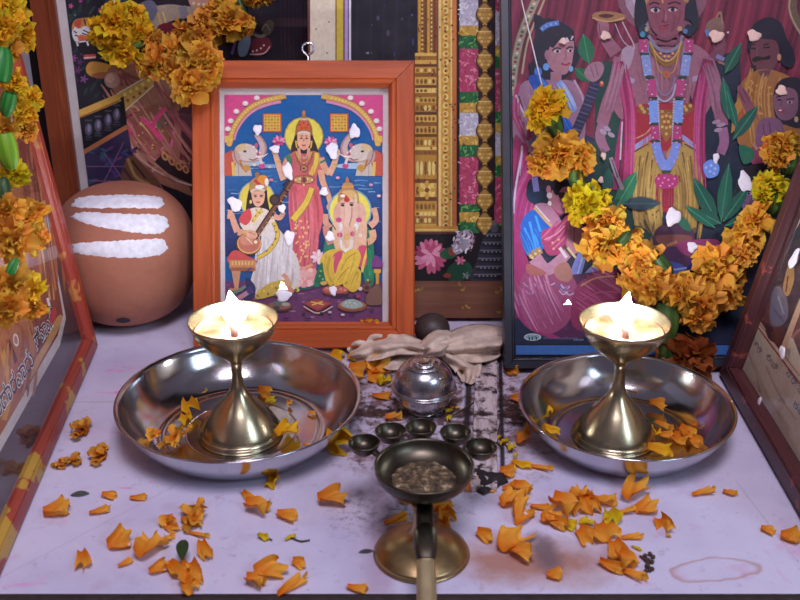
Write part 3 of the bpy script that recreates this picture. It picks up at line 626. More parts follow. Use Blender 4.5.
p.st('516,120 520,140 532,148', (13, 9), 'a47e96'); p.el(534, 142, 5, 5, '6f94dc'); p.dots('532,140 536,141 534,145', 1.5, 'a4bef0'); p.poly('514,138 522,142 528,150 524,200 520,250 514,260 512,200', 'a43068'); p.st('522,146 520,176 514,210', 2, 'd4c8d4')
p.leaf((589, 64), (583, 34), 17, '22704c', '3f9464'); p.leaf((575, 68), (590, 82), 12, '1f6a44', '3a8a5c')
p.folds('536,84 546,112 544,148', 42, 40, 2.2, ['b08ca8', '8c6884', '9a748e', 'b498b0', '846080'], 1)
p.folds('518,92 517,116 530,146', 8, 16, 1.3, ['c04a80', '861f50', 'd87aa4'], 2); p.folds('520,150 518,190 514,240', 9, 18, 1.4, ['bc4484', '86205a', 'd070a4'], 3)
p.poly('528,78 540,76 552,90 562,108 573,128 572,138 562,132 548,108 538,96', '1d54b4'); p.folds('535,78 552,102 568,132', 13, 26, 1.5, ['3a8cf0', '0f3a90', '2a6ad0', '5aa4f4'], 4)
p.st('558,82 566,94 574,112', 6, '7a9ad8'); p.folds('558,82 566,94 574,112', 8, 22, 1.4, ['a8c8f8', '6284cc', 'd0e0fa'], 5)
# bow hand and ribbed shaft
p.st('600,66 594,84 586,108 574,136', (9, 10), '2c2c4a')
for k in range(14): q = (596-k*1.7, 84+k*4.1); p.st([(q[0]-5, q[1]-1), (q[0]+4, q[1]+2)], 1.4, '5a5a80' if k % 2 else '40406a')
p.poly('584,74 590,64 600,62 604,68 600,78 592,82', 'a87c8c'); p.st('590,66 594,78', 1, '805468'); p.st('595,64 598,76', 1, '805468'); p.el(601.5, 84, 2.2, 3, 'c8503c'); p.el(601.5, 83, 1.2, 1.5, 'e8a080')
# --- central standing figure
p.poly('608,96 614,70 622,52 640,42 662,40 686,42 704,50 714,66 716,92 700,120 690,96 686,130 690,170 640,176 636,130 634,98 622,120', 'a0697c')
p.st('622,58 616,84 608,104 602,124', (17, 12), 'a06a7e'); p.st('603,124 600,138 606,152', (11, 9), 'a2708a'); p.st('616,54 604,36 602,20', (14, 9), '9c6478'); p.el(603, 28, 6, 9, 'a46e7e'); p.st('599,24 600,36', 1, '704458')
p.poly('592,16 598,12 612,12 624,15 624,20 612,22 598,22', 'a87c54'); p.poly('598,16 606,14 614,16 606,18.5', '5a2a30'); p.st('592,18 608,22 624,18', 1.2, 'd0a878'); p.st('622,22 628,34 634,48 626,60', 1.4, 'c8b4c4'); p.st('615,24 622,40 630,48', 1.2, 'b8a4b8'); p.poly('622,50 630,46 634,52 630,66 624,74 621,62', 'b49cb0')
p.st('704,58 712,80 718,104 722,126', (18, 12), '96607a'); p.st('722,128 724,142 720,154', (10, 9), '9a688c'); p.st('714,60 720,48 719,34', (13, 9), '7a4456'); p.el(718, 42, 6.6, 9, '80485a'); p.st('714,36 716,48', 1, '50283a'); p.poly('705,28 710,20 720,18 724,26 720,36 708,38', '8a6a5c'); p.st('706,30 708,36', 4, '6a80b8'); p.st('716,18 720,12 722,24', 2, 'a08068')
p.st('716,56 724,60', 4, '7f86b8'); p.st('718,62 726,65', 2.4, 'a8705c')
for x, y in ((607, 129), (603, 132), (611, 135)): p.el(x, y, 4, 2.2, 'b0a0b4', 30)
for x, y in ((716, 122), (721, 125), (718, 130)): p.el(x, y, 4.4, 2, 'a890a8', -15)
p.st('626,78 634,82', 5, 'b0a4bc'); p.st('690,80 698,78', 5, 'a89cb8')
# pink stoles
p.st('618,62 622,84 628,102 630,130 628,160 624,205', (10, 15), '8c2450'); p.st('616,62 620,84 627,106 629,140 626,200', (6, 9), 'b84078'); p.st('622,120 618,150 614,190', (3, 7), 'a0306a'); p.st('622,122 620,160', 1.6, 'd0b8c8')
p.st('708,60 702,84 697,110 696,150 700,205', (11, 16), '84204a'); p.st('707,64 701,88 697,120 700,180', (6, 10), 'b03a74'); p.st('712,70 704,100 702,130', 1.4, 'd888a8')
# dhoti and sash
p.poly('634,112 644,104 690,104 698,116 700,140 690,150 640,150 630,140', 'a82c3a'); p.poly('631,150 646,142 660,150 668,176 662,216 656,250 640,246 636,205 632,180', 'b4964c'); p.poly('696,150 682,142 668,150 666,176 672,216 680,250 694,236 697,200', 'b4964c')
for s_ in ('640,156 638,178 640,200', '648,152 644,176 646,204', '636,196 648,206 660,196', '638,204 650,216 662,206', '656,216 650,236 644,246', '690,156 692,178 690,200', '682,152 686,176 684,204', '694,190 686,202 674,196', '694,202 686,214 672,206', '674,216 680,232 688,242', '666,206 668,226 664,244', '652,160 650,180 654,200'): p.st(s_, 1.7, '7c5a34')
for s_ in ('643,158 641,180 643,200', '687,158 689,180 687,200', '642,200 652,210 661,200', '690,196 682,208 674,202'): p.st(s_, 1.5, 'd4b868')
p.st('634,148 646,140 652,136', 4.6, '9aa0d8'); p.st('696,148 686,140 680,136', 4.6, '9aa0d8'); p.st('634,152 648,144', 1.2, '3a2a34'); p.st('698,152 684,144', 1.2, '3a2a34'); p.st('632,140 645,134 652,126', 1.2, 'd8a888')
p.poly('650,176 680,176 676,190 672,205 666,212 660,208 656,195', 'a8243c'); p.poly('655,178 665,174 677,178 676,186 666,189 656,186', 'c03a7c'); p.dots('658,179 662,183 668,180 672,184 664,178 674,179 660,186 669,186', 1, 'e49cc0'); p.poly('656,190 676,190 672,206 660,206', '98203a')
p.st('638,108 650,112 666,114 682,112 692,106', 8, '8a5a34'); p.dots('640,106 644,112 650,110 656,114 662,112 668,114 674,112 680,113 686,110 690,106 642,109 684,107', 1.9, 'd0a458')
p.poly('658,114 674,114 676,124 670,136 666,142 662,136 656,124', '9a6c34'); p.dots('662,117 666,116 670,117 664,122 668,122 666,128 662,127 670,127 666,134', 1.6, 'd8b060'); p.dots('664,119 668,119 666,125', 1, 'a02838')
p.folds('648,160 644,200 648,246', 34, 60, 1.7, ['d8bc68', '8a6a36', 'a4823f', 'c8a858', '745228', 'e0c878'], 6); p.folds('684,160 690,200 684,246', 32, 60, 1.7, ['d4b864', '8a6a36', 'a4823f', 'c4a454', '745228'], 7)
p.folds('640,130 638,146', 26, 16, 1.6, ['c04048', '8a1c2c', 'd05a58'], 8); p.folds('688,118 690,146', 24, 16, 1.6, ['b83a44', '861a2a', 'cc5454'], 9); p.folds('665,178 664,206', 18, 26, 1.3, ['c43a54', '861a34', 'd05070'], 10)
p.poly('655,178 665,174 677,178 676,186 666,189 656,186', 'b8387a'); p.dots('658,179 662,183 668,180 672,184 664,178 674,179 660,186 669,186', 1, 'e49cc0')
p.folds('622,66 630,120 628,200', 10, 34, 1.5, ['c84c86', '84184a', 'a83068', 'e078a8'], 11); p.folds('706,66 699,120 700,200', 11, 34, 1.5, ['bc4480', '7a1644', '9c2c62', 'd46a9c'], 12)
p.folds('664,56 666,80 665,106', 54, 50, 2.2, ['ac7586', '8c5868', '9c687a', 'b88394', '845062'], 13); p.folds('620,62 614,88 604,122', 13, 22, 1.8, ['b27e92', '8c5a70', 'bc8a9c'], 14); p.folds('706,62 714,84 720,124', 14, 22, 1.8, ['a87088', '7c4a62', 'b07c92'], 15)
# chest jewels, garland
p.st('648,36 656,48 666,52 676,48 682,36', 3.4, '8a86a0'); p.st('648,44 656,58 666,66 676,58 682,44', 3.6, '8f6a3a'); p.st('649,42 657,56 666,62 675,56 681,42', 1.4, 'd4aa58'); p.dots('660,54 664,57 668,57 672,54 666,61', 1.3, 'e0b868')
p.st('653,50 658,70 662,74', 1, 'c89c50'); p.st('679,50 674,70 670,74', 1, 'c89c50'); p.el(666, 75, 3.6, 4, 'a87a3c'); p.el(666, 75, 2, 2.4, 'c84a4a')
p.st('654,84 656,96 664,102 672,96 675,84', 1.8, 'b8b4cc'); p.st('655,78 658,90 664,96 671,90 674,78', 1.4, '8a88ac')
for k in range(17): p.el(657.4+.1*k, 100+k*2.7, 1.2, 1.2, 'c8c0d0', 0, 7); p.el(673.4-.1*k, 100+k*2.7, 1.2, 1.2, 'c8c0d0', 0, 7)
for sg in (0, 1):
    X = (lambda x: x) if not sg else (lambda x: 1331-x)
    p.st([(X(643), 40), (X(645), 54), (X(648), 76)], 8, '7f94cc')
    p.st([(X(642.5), 40), (X(643), 53)], 9, 'b8447c'); p.st([(X(644.5), 56), (X(647.5), 76)], 8.6, '8aa0d6')
    p.st([(X(651), 80), (X(652), 97)], 8.4, 'bc4880'); p.st([(X(652.5), 101), (X(653.5), 123)], 8.6, '7fa4ea'); p.st([(X(654), 126), (X(655), 140)], 8.6, 'b8407a'); p.st([(X(655), 143), (X(659), 158), (X(664), 168)], 8.6, '7f94e0')
    for y, x in ((54.5, 644), (78, 649.5), (98.5, 652.4), (124.5, 653.6), (141.5, 655)): p.st([(X(x-4.4), y), (X(x+4.4), y)], 2.4, '2c4a38')
    for k in range(26):
        t_ = k/25; yy = 42+t_*120; xx = 643.4+12*t_; p.el(X(xx+rr.uniform(-3, 3)), yy, 1, .8, rr.choice(['d8d0ec', 'e0a0c4', 'a8bcf0']), 0, 6)
p.st('665.5,160 665.5,171', 8, '8098e0'); p.st('661,172 670,172', 2.4, '2c4a38')
# head
p.poly('636,28 634,10 640,-12 664,-20 690,-12 696,8 698,24 692,34 688,20 648,20 644,36', '1c2434'); p.el(643, 32, 5, 7, '1f3a48'); p.el(688, 31, 5, 6, '1c2c40'); p.el(642, 35, 2.6, 3, '4a90b0'); p.el(684.5, 32, 2.4, 2.6, '5a82b0')
p.poly('648,-4 684,-4 684,10 683,22 679,32 671,39 662,38 653,32 648,20', '925262'); p.st('656,37 666,40 676,36 676,44 656,44', 3, '84485a'); p.poly('644,-30 690,-30 688,2 680,0 666,-2 650,0 645,4', 'b08c5c'); p.dots('650,-3 656,-4 662,-5 672,-5 680,-4', 1.6, 'dcc48c'); p.st('661,-4 662,4', 1.6, 'd8a050')
p.st('648.5,6 653,3.4 659,5', 1.6, '3a1a28'); p.st('667,5 674,3 680,5', 1.6, '3a1a28'); p.el(654.5, 11, 4.6, 2.4, 'cfc0c8'); p.el(655, 11, 2, 2.3, '2a1420'); p.el(672, 10.5, 4.6, 2.2, 'c8b8c0'); p.el(672, 10.5, 2, 2.1, '2a1420'); p.st('650,9.4 655,8 660,10.4', 1.2, '32141e'); p.st('667,9.6 672,8 677,9.6', 1.2, '32141e')
p.st('663,10 663.5,18 661,22', 1, '6a3444'); p.st('661,22 664,23 667,21.6', 1.2, '5a2838'); p.st('656,26 662,27 668,25.4', 1.8, '8a2038'); p.st('658,28.6 663,30 667,28', 2, 'a83048'); p.el(646, 30, 2, 2.6, 'b89c80'); p.el(679, 29.5, 2.6, 2.4, 'c09c78')
p.folds('652,12 656,24 660,36', 8, 10, 1.6, ['9e5c6c', '864858'], 16); p.folds('676,10 674,24 670,34', 8, 10, 1.6, ['8c4c5c', '7a4050'], 17); p.el(665, 18, 1.4, 5, 'a8667a')
p.folds('650,-10 666,-14 684,-10', 16, 26, 1.6, ['e0c888', '7c5c34', 'c8484a', 'f0dca0'], 18)
# --- right-hand worshippers
p.poly('748,52 748,36 754,24 768,18 780,24 785,38 792,50 794,64 786,68 780,58 772,52 760,46', '15142a')
p.poly('750,48 753,40 764,40 775,42 778,54 775,66 768,74 758,72 752,66 749,56', '6a3a44'); p.st('750,46 754,44.6', 1.4, '1a0e18'); p.st('762,46 768,44.4', 1.4, '1a0e18'); p.st('750,49 755,49.6', 1.6, '1c0e18'); p.st('762,48.6 769,48', 1.6, '1c0e18'); p.st('756,48 756,56 758,57', 1.2, '7f4a52'); p.poly('751,60 756,57 762,58 769,56 768,60 760,61 753,63', '160c14'); p.st('757,63.4 763,63', 1.8, '7a2430'); p.el(778, 58, 2, 3.6, 'c09068'); p.poly('749,68 754,66 755,70 750,72', '1a0e18'); p.el(787, 60, 7, 7.6, '12122a')
p.poly('736,112 738,88 750,74 762,70 776,72 792,80 800,96 800,150 742,150', '9c6a36'); p.poly('757,72 770,70 764,86', '6a3c48')
for s_ in ('744,84 756,94 772,94 784,84', '742,92 756,104 774,104 788,94', '748,80 758,88 770,88', '744,104 758,114 776,112'): p.st(s_, 1.9, 'c89c54')
for s_ in ('744,88 756,99 773,99 786,89', '743,99 757,109 775,108 788,99'): p.st(s_, 1.5, '744426')
p.folds('770,74 764,100 768,146', 48, 50, 1.9, ['c4944c', '7c5026', 'b48440', 'd4a860', '8a4a26'], 19)
p.poly('736,90 740,86 748,96 753,108 756,118 748,118 742,108', '86505e'); p.st('738,92 744,104', 1, '5c303e'); p.st('742,90 748,102', 1, '5c303e')
p._put([(732, 108), (738, 98), (744, 112), (740, 126), (730, 134)], 'b4843c'); p._put([(733, 120), (742, 108), (744, 118), (734, 130)], 'a85830')
p.poly('775,120 772,100 776,84 788,78 800,82 806,110 800,128 786,126', '1c1828'); p.poly('772,104 775,92 785,88 795,92 797,106 794,116 786,121 777,118', '7c5468'); p.st('775,98 780,96.6', 1.3, '2a1420'); p.st('785,100 793,99.6', 1.3, '2a1420'); p.el(778, 100.6, 2, 1.1, '1e1018'); p.el(788.5, 103, 2.8, 1.3, 'b8a0a8'); p.el(788.5, 103, 1.4, 1.2, '1e1018'); p.st('776,111 780,112.6 783,110.6', 2, 'a02c40'); p.el(779, 111, 1.6, .7, 'e0d4d4'); p.st('781,101 779,107', .9, '5c3448'); p.el(795, 120, 2, 3, 'b8a480')
p.poly('758,122 768,118 780,122 784,140 782,156 760,158 754,140', '7a5270'); p.st('762,124 764,150', 1.2, '583650'); p.st('768,122 771,148', 1.2, '583650'); p.poly('748,150 760,146 780,152 786,170 760,170 748,160', '8a3a5a'); p.st('752,144 756,150', 3, 'a88068'); p.poly('738,146 752,150 752,160 742,164', '1f6a52')
p.poly('740,200 737,186 742,170 756,164 772,164 784,168 800,178 800,210 780,212 762,206', '1a1422'); p.poly('740,196 744,190 760,190 768,200 764,214 757,224 748,220 743,212 740,204', '7c5a86'); p.st('745,193 751,191', 1.3, '1c1020'); p.el(748, 194, 3, 1.3, 'c0acc0'); p.el(747.6, 194, 1.3, 1.2, '1c1020'); p.st('741,202 745,203', 1, '5a3858'); p.st('744,207.6 749,206', 2, '8c2c4c')
for a_, b_, w_ in (((724, 74), (740, 44), 13), ((728, 120), (722, 78), 12), ((736, 130), (726, 92), 9), ((732, 140), (757, 106), 13), ((720, 222), (728, 164), 15), ((716, 222), (692, 178), 16), ((720, 224), (694, 210), 13), ((722, 222), (748, 186), 13), ((724, 226), (760, 214), 12), ((714, 228), (684, 206), 10)): p.leaf(a_, b_, w_, rr.choice(['175a44', '1d6450', '1f5a4c']), '3a8a6c')
p.leaf((636, 172), (612, 214), 16, '2a7a54', '54a070'); p.leaf((608, 168), (606, 200), 12, '1e5a50'); p.leaf((622, 204), (660, 204), 14, '2c4450', '44605c'); p.leaf((620, 200), (592, 214), 10, '1d5a44')
p.st('610,158 616,176 622,190', 4, '9a8a94'); p.st('611,160 617,178', 1.4, '5a4a58'); p.poly('702,166 710,160 718,166 716,176 706,178', '6f92e0'); p.dots('705,168 710,166 714,169 709,172 713,174', 1.4, 'a4bef4')
p.folds('640,222 650,240', 20, 14, 1.6, ['1c3a3a', '2c5a50'], 20); p.folds('720,230 716,280', 60, 30, 2.4, ['1c1c38', '22304c', '3a2450', '2a4a4c'], 21, .2, .5)
# --- vessel and lower worshipper
p.poly('652,240 660,226 686,226 694,238 690,252 684,258 660,258', '4a2c44'); p.poly('656,236 690,236 684,246 662,246', '7a4a44'); p.poly('660,250 686,250 692,268 690,286 672,290 656,284', '4a2c54'); p.poly('650,258 672,262 684,268 672,284 658,276', '3a54a4'); p.st('672,270 700,266', 2, '8aa0d8'); p.poly('676,244 694,240 716,240 718,250 700,258 682,254', '8a3868'); p.poly('688,262 716,258 716,280 690,288', '3a2a78'); p.leaf((650, 240), (634, 226), 10, '1d4a44'); p.leaf((690, 232), (674, 214), 9, '2a6a50')
p.st('666,246 676,242', 3, 'a8745c')
p.poly('513,208 528,170 552,150 570,160 566,210 540,222 516,250', 'a43070'); p.folds('540,166 524,196 516,240', 26, 40, 1.7, ['bc4484', '84205a', 'd06aa0', '942a66'], 24); p.st('521,156 515,190 513,214', 2, 'c8b4d0')
p.poly('526,196 528,182 536,178 552,176 566,180 572,190 566,186 556,190 550,204 542,206 532,204', '1b2036'); p.el(534, 194, 8.4, 10, '16304c'); p.st('534,178 536,192', 6, '7f7cc4')
p.poly('548,202 552,190 560,184 568,190 570,196 574,204 569,206 570,211 564,214 556,212', 'b06c84'); p.poly('552,188 562,182 572,186 562,188 556,196', '1a1426'); p.el(562, 196, 4, 3.4, '50384a'); p.st('557,195 560,193', 1.2, '2a1420'); p.el(548, 190, 2.4, 4, 'b87088'); p.el(549, 196, 2.8, 3, 'd8ccd0'); p.el(549, 204, 2, 2.6, 'e4dcd8')
p.poly('534,206 546,204 556,214 562,226 556,236 542,232 534,222', 'b07c98'); p.poly('520,226 532,210 544,222 554,232 548,240 540,252 528,252', '1e62c0')
for s_ in ('524,228 528,240 530,252', '529,222 533,238 536,250', '535,216 540,232'): p.st(s_, 2.4, '3a98ec')
p.st('534,208 548,224 556,230', 2.4, 'c8a870'); p.st('535,206 549,222', 1.2, 'e0d0d8'); p.st('528,256 541,250', 7, 'b08848'); p.dots('530,256 535,254 539,251 532,258', 1.3, 'e0c890')
p.poly('541,232 556,226 568,214 572,220 566,248 552,256 544,250', 'a83868'); p.folds('546,246 556,236 570,220', 18, 24, 1.3, ['c04c7c', '84204e', 'd4809c'], 25); p.folds('524,230 530,244 534,254', 22, 20, 1.6, ['4ab0f8', '1448a0', '2a80dc'], 26); p.st('544,240 556,234 564,226', 1.6, 'd08aa4'); p.dots('552,243 553,249 558,240', 1.2, 'd8a070'); p.st('570,210 572,224', 2, 'c84a6a')
p.st('534,258 546,270 560,260 570,250', (14, 9), 'b8849c'); p.poly('566,246 568,224 576,222 584,230 580,250 572,254', 'b47a8c'); p.st('574,226 573,246', 1, '8a5468'); p.st('559,248 566,258', 3, 'd8d0d4'); p.st('563,246 571,256', 3, '4a4044'); p.st('567,248 575,258', 2.4, 'd0c090')
p.poly('580,248 588,244 582,270 576,284 568,278', '7c84cc'); p.st('584,250 577,274', 1.8, 'a8b0e4'); p.poly('582,276 600,258 604,262 590,280', '7a88d0')
p.poly('509,284 522,272 540,276 580,274 620,268 650,278 660,300 650,326 620,338 580,344 540,342 516,330 508,300', '52204c'); p.poly('512,250 520,244 528,262 532,280 530,310 544,330 560,338 530,336 518,320 513,290', '9c2c68'); p.poly('526,272 545,276 560,272 574,280 577,300 566,324 548,334 532,326 524,306 518,290', '98466e')
for k in range(16): x = 522+rr.uniform(0, 46); y = 280+rr.uniform(0, 14); p.st([(x, y), (x+4, y+4), (x+9, y+2)], 1.2, rr.choice(['c8a8c0', 'a888b4', '6a5a90']))
p.folds('526,276 534,300 548,330', 40, 60, 1.7, ['b46088', '7c2e58', 'a84c7c', 'c888a8', '8c3866', 'd8a4c0'], 22)
p.poly('527,264 538,268 546,274 534,276 526,272', 'a8625c'); p.poly('554,268 566,262 572,276 566,282 556,278', 'a87468')
p.poly('574,290 590,276 610,272 640,280 650,300 640,326 600,332 572,326', '8c2c58'); p.folds('580,284 606,300 640,322', 44, 56, 1.7, ['a83c6c', '6e1c44', 'b85484', '7c264e', 'c47a9c'], 23); p.st('580,286 596,278 620,276', 1.4, 'b88a5c'); p.st('582,300 600,292 630,294', 1.3, 'a84a74'); p.poly('516,318 530,330 560,340 600,334 660,330 720,318 735,344 516,344', '1c2440')
p.rect(515.5, 345, 800, 354.5, '3a6aac'); p.rect(515.5, 343.6, 800, 345.2, '141a30')
p.el(532, 337, 8.6, 3.6, 'b8c8c8'); p.el(532, 337, 7.4, 2.7, '7fa0a8'); p.text('in', (528, 340), (536.5, 339.6), .0068, '182c48')
for k in range(15): p.rect(543+k*2.3, 337.4+rr.uniform(-.6, .4), 544.4+k*2.3, 339, '56607c')
for k in range(6): p.rect(573+k*1.7, 338.6, 574.1+k*1.7, 340.6, '6a7c98')
pr = p.build('devotional_print', root)
slab(root, 'glass_pane', M['glass'], u0+w-.003, v0+w-.003, u1-w+.003, v1-w+.003, .0095, .0105)
dabs(RP, root, .0106, [(563, 41, 3.6, 3.2, 0), (605.5, 35.5, 5, 4.4, 0), (716.5, 36, 7.4, 6, 10), (754, 35.5, 7, 5.6, 25), (781.5, 90.5, 5.4, 5.2, 20), (603.5, 156, 2.6, 4, -10), (601, 180, 2.6, 3.4, 0), (536, 60, .1, .1, 0)][:7], M['dabcream'])
dabs(RP, root, .0106, [(716, 158, 3, 5.4, 10), (745, 182, 6.6, 10.5, -14), (673, 217, 7.5, 9, 20), (692, 247, 5, 5.4, 0), (727.8, 32.5, 1, 1, 0)], M['dab'])
# ------------------------------------------------------------------ temple picture behind the centre
TP = Plane((0, on_z(460, 316).y, 0), (1, 0, 0), (0, math.sin(math.radians(17)), math.cos(math.radians(17))))
root = empty('picture_frame', 'dark temple doorway print with painted gold pillars, behind the centre picture', 'picture', mat=TP.M)
n0 = .010
A = TP.uv(308.5, 100, n0); B = TP.uv(520, 100, n0); C_ = TP.uv(460, 281, n0+.006)
uL = A.x; uR = TP.uv(640, 100, n0).x; vT = .385
slab(root, 'backing_board', M['board'], uL, .004, uR, vT, .001, n0-.0008)
mb = MB(); box(mb, (TP.uv(330, 300, .014).x, .0005, .001), (uR, C_.y, .017)); o = mb.build('bottom_rail', M['marble_h'], root); o['label'] = 'marbled red brown bottom rail'
p = Print(TP, n0, 1.15, (uL, C_.y, uR, vT))
p.rect(309, -60, 520, 290, '141019'); p.rect(309.5, -60, 336, 110, 'e4d8bc'); p.rect(308.8, -60, 310.2, 110, '8a2a34'); p.rect(335.4, -60, 337, 110, '7a4a30'); p.rect(336.6, -60, 343.2, 110, 'd2bc3c'); p.rect(343.2, -60, 349, 110, '7c3a78'); p.rect(344.8, -60, 347.8, 110, 'b4a2cc'); p.rect(349, -60, 351, 110, 'dfe6ea')
p.dots('316,29 329,22 327,53', .9, '8a6040')
p.rect(351, -60, 418, 110, '120e1c')
rr = random.Random(5)
for x, y, a_, b_, c_ in ((371, 25, 1.4, 1.4, '6a6a88'), (378, 18, 1.6, 2.4, '4a4a66'), (384, 6, 1.2, 2.4, '5a5a72'), (388, 33, 1.6, 3, '4a4458'), (369, 53, 3, 1.1, '8a8a92'), (395, 54, 1.2, 3, '34406a'), (412, 15, 1.4, 1.4, '4a4a66'), (402, 19, 1.2, 1.4, '3a3a58'), (413, 42, 1.2, 4, '343a60')): p.el(x, y, a_, b_, c_)
for k in range(5): p.st([(358+k*13, -20), (357+k*13, 60)], 2.4, '18142a')
# gold pillar and jamb
p.rect(417.5, -60, 440, 236, '8c5a24')
for x, w_, c_ in ((419.5, 2.4, 'c89838'), (422.3, 1.8, 'e6c264'), (425.5, 2, '6a3c18'), (428.5, 2.4, 'd0a040'), (431.5, 1.6, 'eccb6c'), (434.5, 2, '7a3420'), (437.5, 2.4, '9c5a30')): p.rect(x-w_/2, -60, x+w_/2, 53, c_)
for k in range(26): y = -60+k*4.4; p.rect(421.2, y, 423.6, y+2.2, '7c5420'); p.rect(430.4, y, 432.6, y+2.2, '8a5c24')
p.rect(415, 53, 441, 236, 'c08e38')
y = 53
for h, c_ in ((3, 'e0b858'), (4, '9c6a28'), (4, 'd8aa4c'), (3, '6a3c18'), (6, 'c8983c'), (4, '8a5a24'), (8, 'd2a446'), (3, '6e4420'), (5, 'e2bc60'), (4, '9a6826'), (6, 'caa040'), (9, 'b07a2c'), (3, '5c3414'), (7, 'd8ac4a'), (4, '8a5a22'), (8, 'c89a3e'), (3, '6a4018'), (10, 'ba8a34'), (3, 'e4c068'), (5, '94622a'), (24, 'b88830'), (4, '7a4a1c'), (14, 'c89a40'), (4, '6a3c18'), (10, 'be8e36'), (5, 'dcb050'), (8, 'a87430'), (12, 'd0a244')):
    p.rect(415, y, 441, y+h, c_)
    if h >= 5:
        for k in range(6): p.el(417.5+k*4, y+h*.55, 1.5, h*.32, rr.choice(['7a4e1e', 'f0d07c', '8a5a24']), 0, 8)
    y += h
p.flower(427, 190, 9, 'e8c468', 'c89a3c', 8, 1); p.el(427, 190, 2.4, 2.4, '7a4a1c')
p.rect(436.5, -60, 439, 232, '8a4a24'); p.rect(438.5, -60, 441, 232, 'e8cc7c'); p.rect(441, -60, 450.5, 232, 'd49c3c'); p.rect(450.5, -60, 452, 232, 'f0d080'); p.rect(452, -60, 456.5, 232, 'c8783a'); p.rect(456.5, -60, 459, 232, '2a1418')
for k in range(34):
    y = -58+k*8.6; p.el(445.6, y, 3, 3.2, 'f0d27c', 0, 10); p.el(445.6+(.6 if k % 2 else -.6), y, 1.7, 1.9, 'b8782c', 0, 9); p.el(446, y+4.2, 1, 1, '8a5420', 0, 6)
p.rect(415, 226, 458, 232, 'c89038'); p.rect(415, 229, 458, 230.4, 'eccc74'); p.rect(415, 231.6, 458, 234, '5a2c18')
for k in range(70): p.el(rr.uniform(418, 456), rr.uniform(0, 230), rr.uniform(.5, 1.3), rr.uniform(.5, 1.2), rr.choice(['5a1c14', '702418']), 0, 7)
# printed flower garland and gilded pendants
p.rect(458.5, -60, 500, 236, '20101c')
seq = [(-60, -30, 'w'), (-30, -8, 'p'), (-8, 26, 'w'), (26, 36, 'y'), (36, 49, 'g'), (49, 92, 'p'), (92, 103, 'g'), (103, 113, 'y'), (113, 136, 'w'), (136, 145, 'y'), (145, 157, 'g'), (157, 204, 'p'), (204, 212, 'g'), (212, 222, 'y'), (222, 233, 'g')]
CO = {'w': ('c4c2d4', ['efeef6', 'd8d8e6', 'a8a4bc', 'e4e4f0']), 'p': ('b84468', ['e07c98', 'a83258', 'ec9cb0', 'd05c80']), 'y': ('caa044', ['f0d478', 'b08428', 'e8c45c']), 'g': ('1f6a3a', ['4a9a4c', '15502c', '74b45a', '2c7c40'])}
for x0, x1 in ((459.5, 479), (494, 503)):
    for y0, y1, k in seq:
        if x0 > 490: y0 += 20; y1 += 20
        p.rect(x0, y0, x1, y1, CO[k][0])
        for i in range(int((y1-y0)*(x1-x0)/14)):
            x = rr.uniform(x0, x1); y = rr.uniform(y0, y1); a_ = rr.uniform(0, 180); p.el(x, y, 2.6, .8, rr.choice(CO[k][1]), a_, 7)
p.rect(478, -60, 481, 200, '3a1a24'); p.rect(489.5, -60, 495, 205, '2a1620')
for k in range(13):
    y = -56+k*23.2
    p.poly([(484.4, y-12), (488, y-9), (492.5, y-3), (493.5, y+3), (489, y+9), (484.6, y+12.5), (480, y+9), (475.5, y+3), (476.5, y-3), (481, y-9)], '5c3e1c')
    p.poly([(484.4, y-10), (488, y-7), (491.5, y-2), (492, y+3), (488, y+8), (484.6, y+11), (481, y+8), (477, y+3), (477.5, y-2), (481, y-7)], 'a8803c')
    for a_, b_ in ((-4, -3), (0, -3), (4, -3), (-5, 1.4), (-1.6, 1.4), (2, 1.4), (5, 1.4), (-3, 5), (.4, 5), (3.6, 5)): p.el(484.5+a_, y+b_, 1.6, 1.5, 'd8b868' if (a_+b_) % 2 < 1 else 'c09848', 0, 7)
    p.st([(478, y-4.6), (491, y-4.6)], 1, 'e4cc84'); p.el(484.5, y+12, 2.2, 2, 'c8a450')
# dark lower scene
p.rect(415, 234, 520, 284, '17141a')
for k in range(17): a_ = PI+k*PI/9-.8; p.el(430+8*math.cos(a_), 256+9*math.sin(a_), 9, 3, rr.choice(['b85474', 'd07c98', '9c3c5c', 'c8688a']), math.degrees(a_), 10)
for k in range(9): a_ = k*2*PI/9; p.el(432+6*math.cos(a_), 254+7*math.sin(a_), 6, 2.2, rr.choice(['d890a8', 'b04868']), math.degrees(a_), 10)
p.poly('440,252 452,246 458,252 452,258 442,258', '2c5a3c'); p.poly('448,250 456,244 460,250 452,256', '8c4438'); p.poly('452,246 460,232 470,230 474,240 464,250 456,254', '9c98a8')
for k in range(34): p.el(rr.uniform(453, 474), rr.uniform(231, 252), 2.6, .9, rr.choice(['e0dfea', 'c0bccb', 'f0f0f6', '7a3a3c']), rr.uniform(0, 180), 7)
p.poly('446,272 454,262 468,262 472,272 462,280 450,280', '1d4a34'); p.flower(460, 260, 5, 'c8587c', 'e08ca4', 6, .8); p.el(447, 275, 4, 2.4, '8a3c2c'); p.flower(466, 275, 4, '8a8a94', '5c7c64', 5, .8)
p.poly('470,280 476,262 482,240 490,228 496,226 504,232 506,280', '33313e')
for k in range(6): y = 234+k*8; p.st([(484-k*2.1, y), (505, y-.5)], 1.2, '6a6a78'); p.st([(483-k*2.1, y+3), (505, y+3)], 2, '24222c'); p.dots([(487-k*1.6+j*4, y+1.4) for j in range(5)], .9, '8a8894')
p.el(494, 228, 4, 4, '565462'); p.el(494, 223, 2, 3, '6a6878')
p.rect(415, 281, 520, 286, '6a2434'); p.rect(415, 282, 520, 283, 'b08a94')
p.build('temple_print', root)
slab(root, 'glass_pane', M['glass'], uL, C_.y, uR, vT, n0+.0035, n0+.0042)

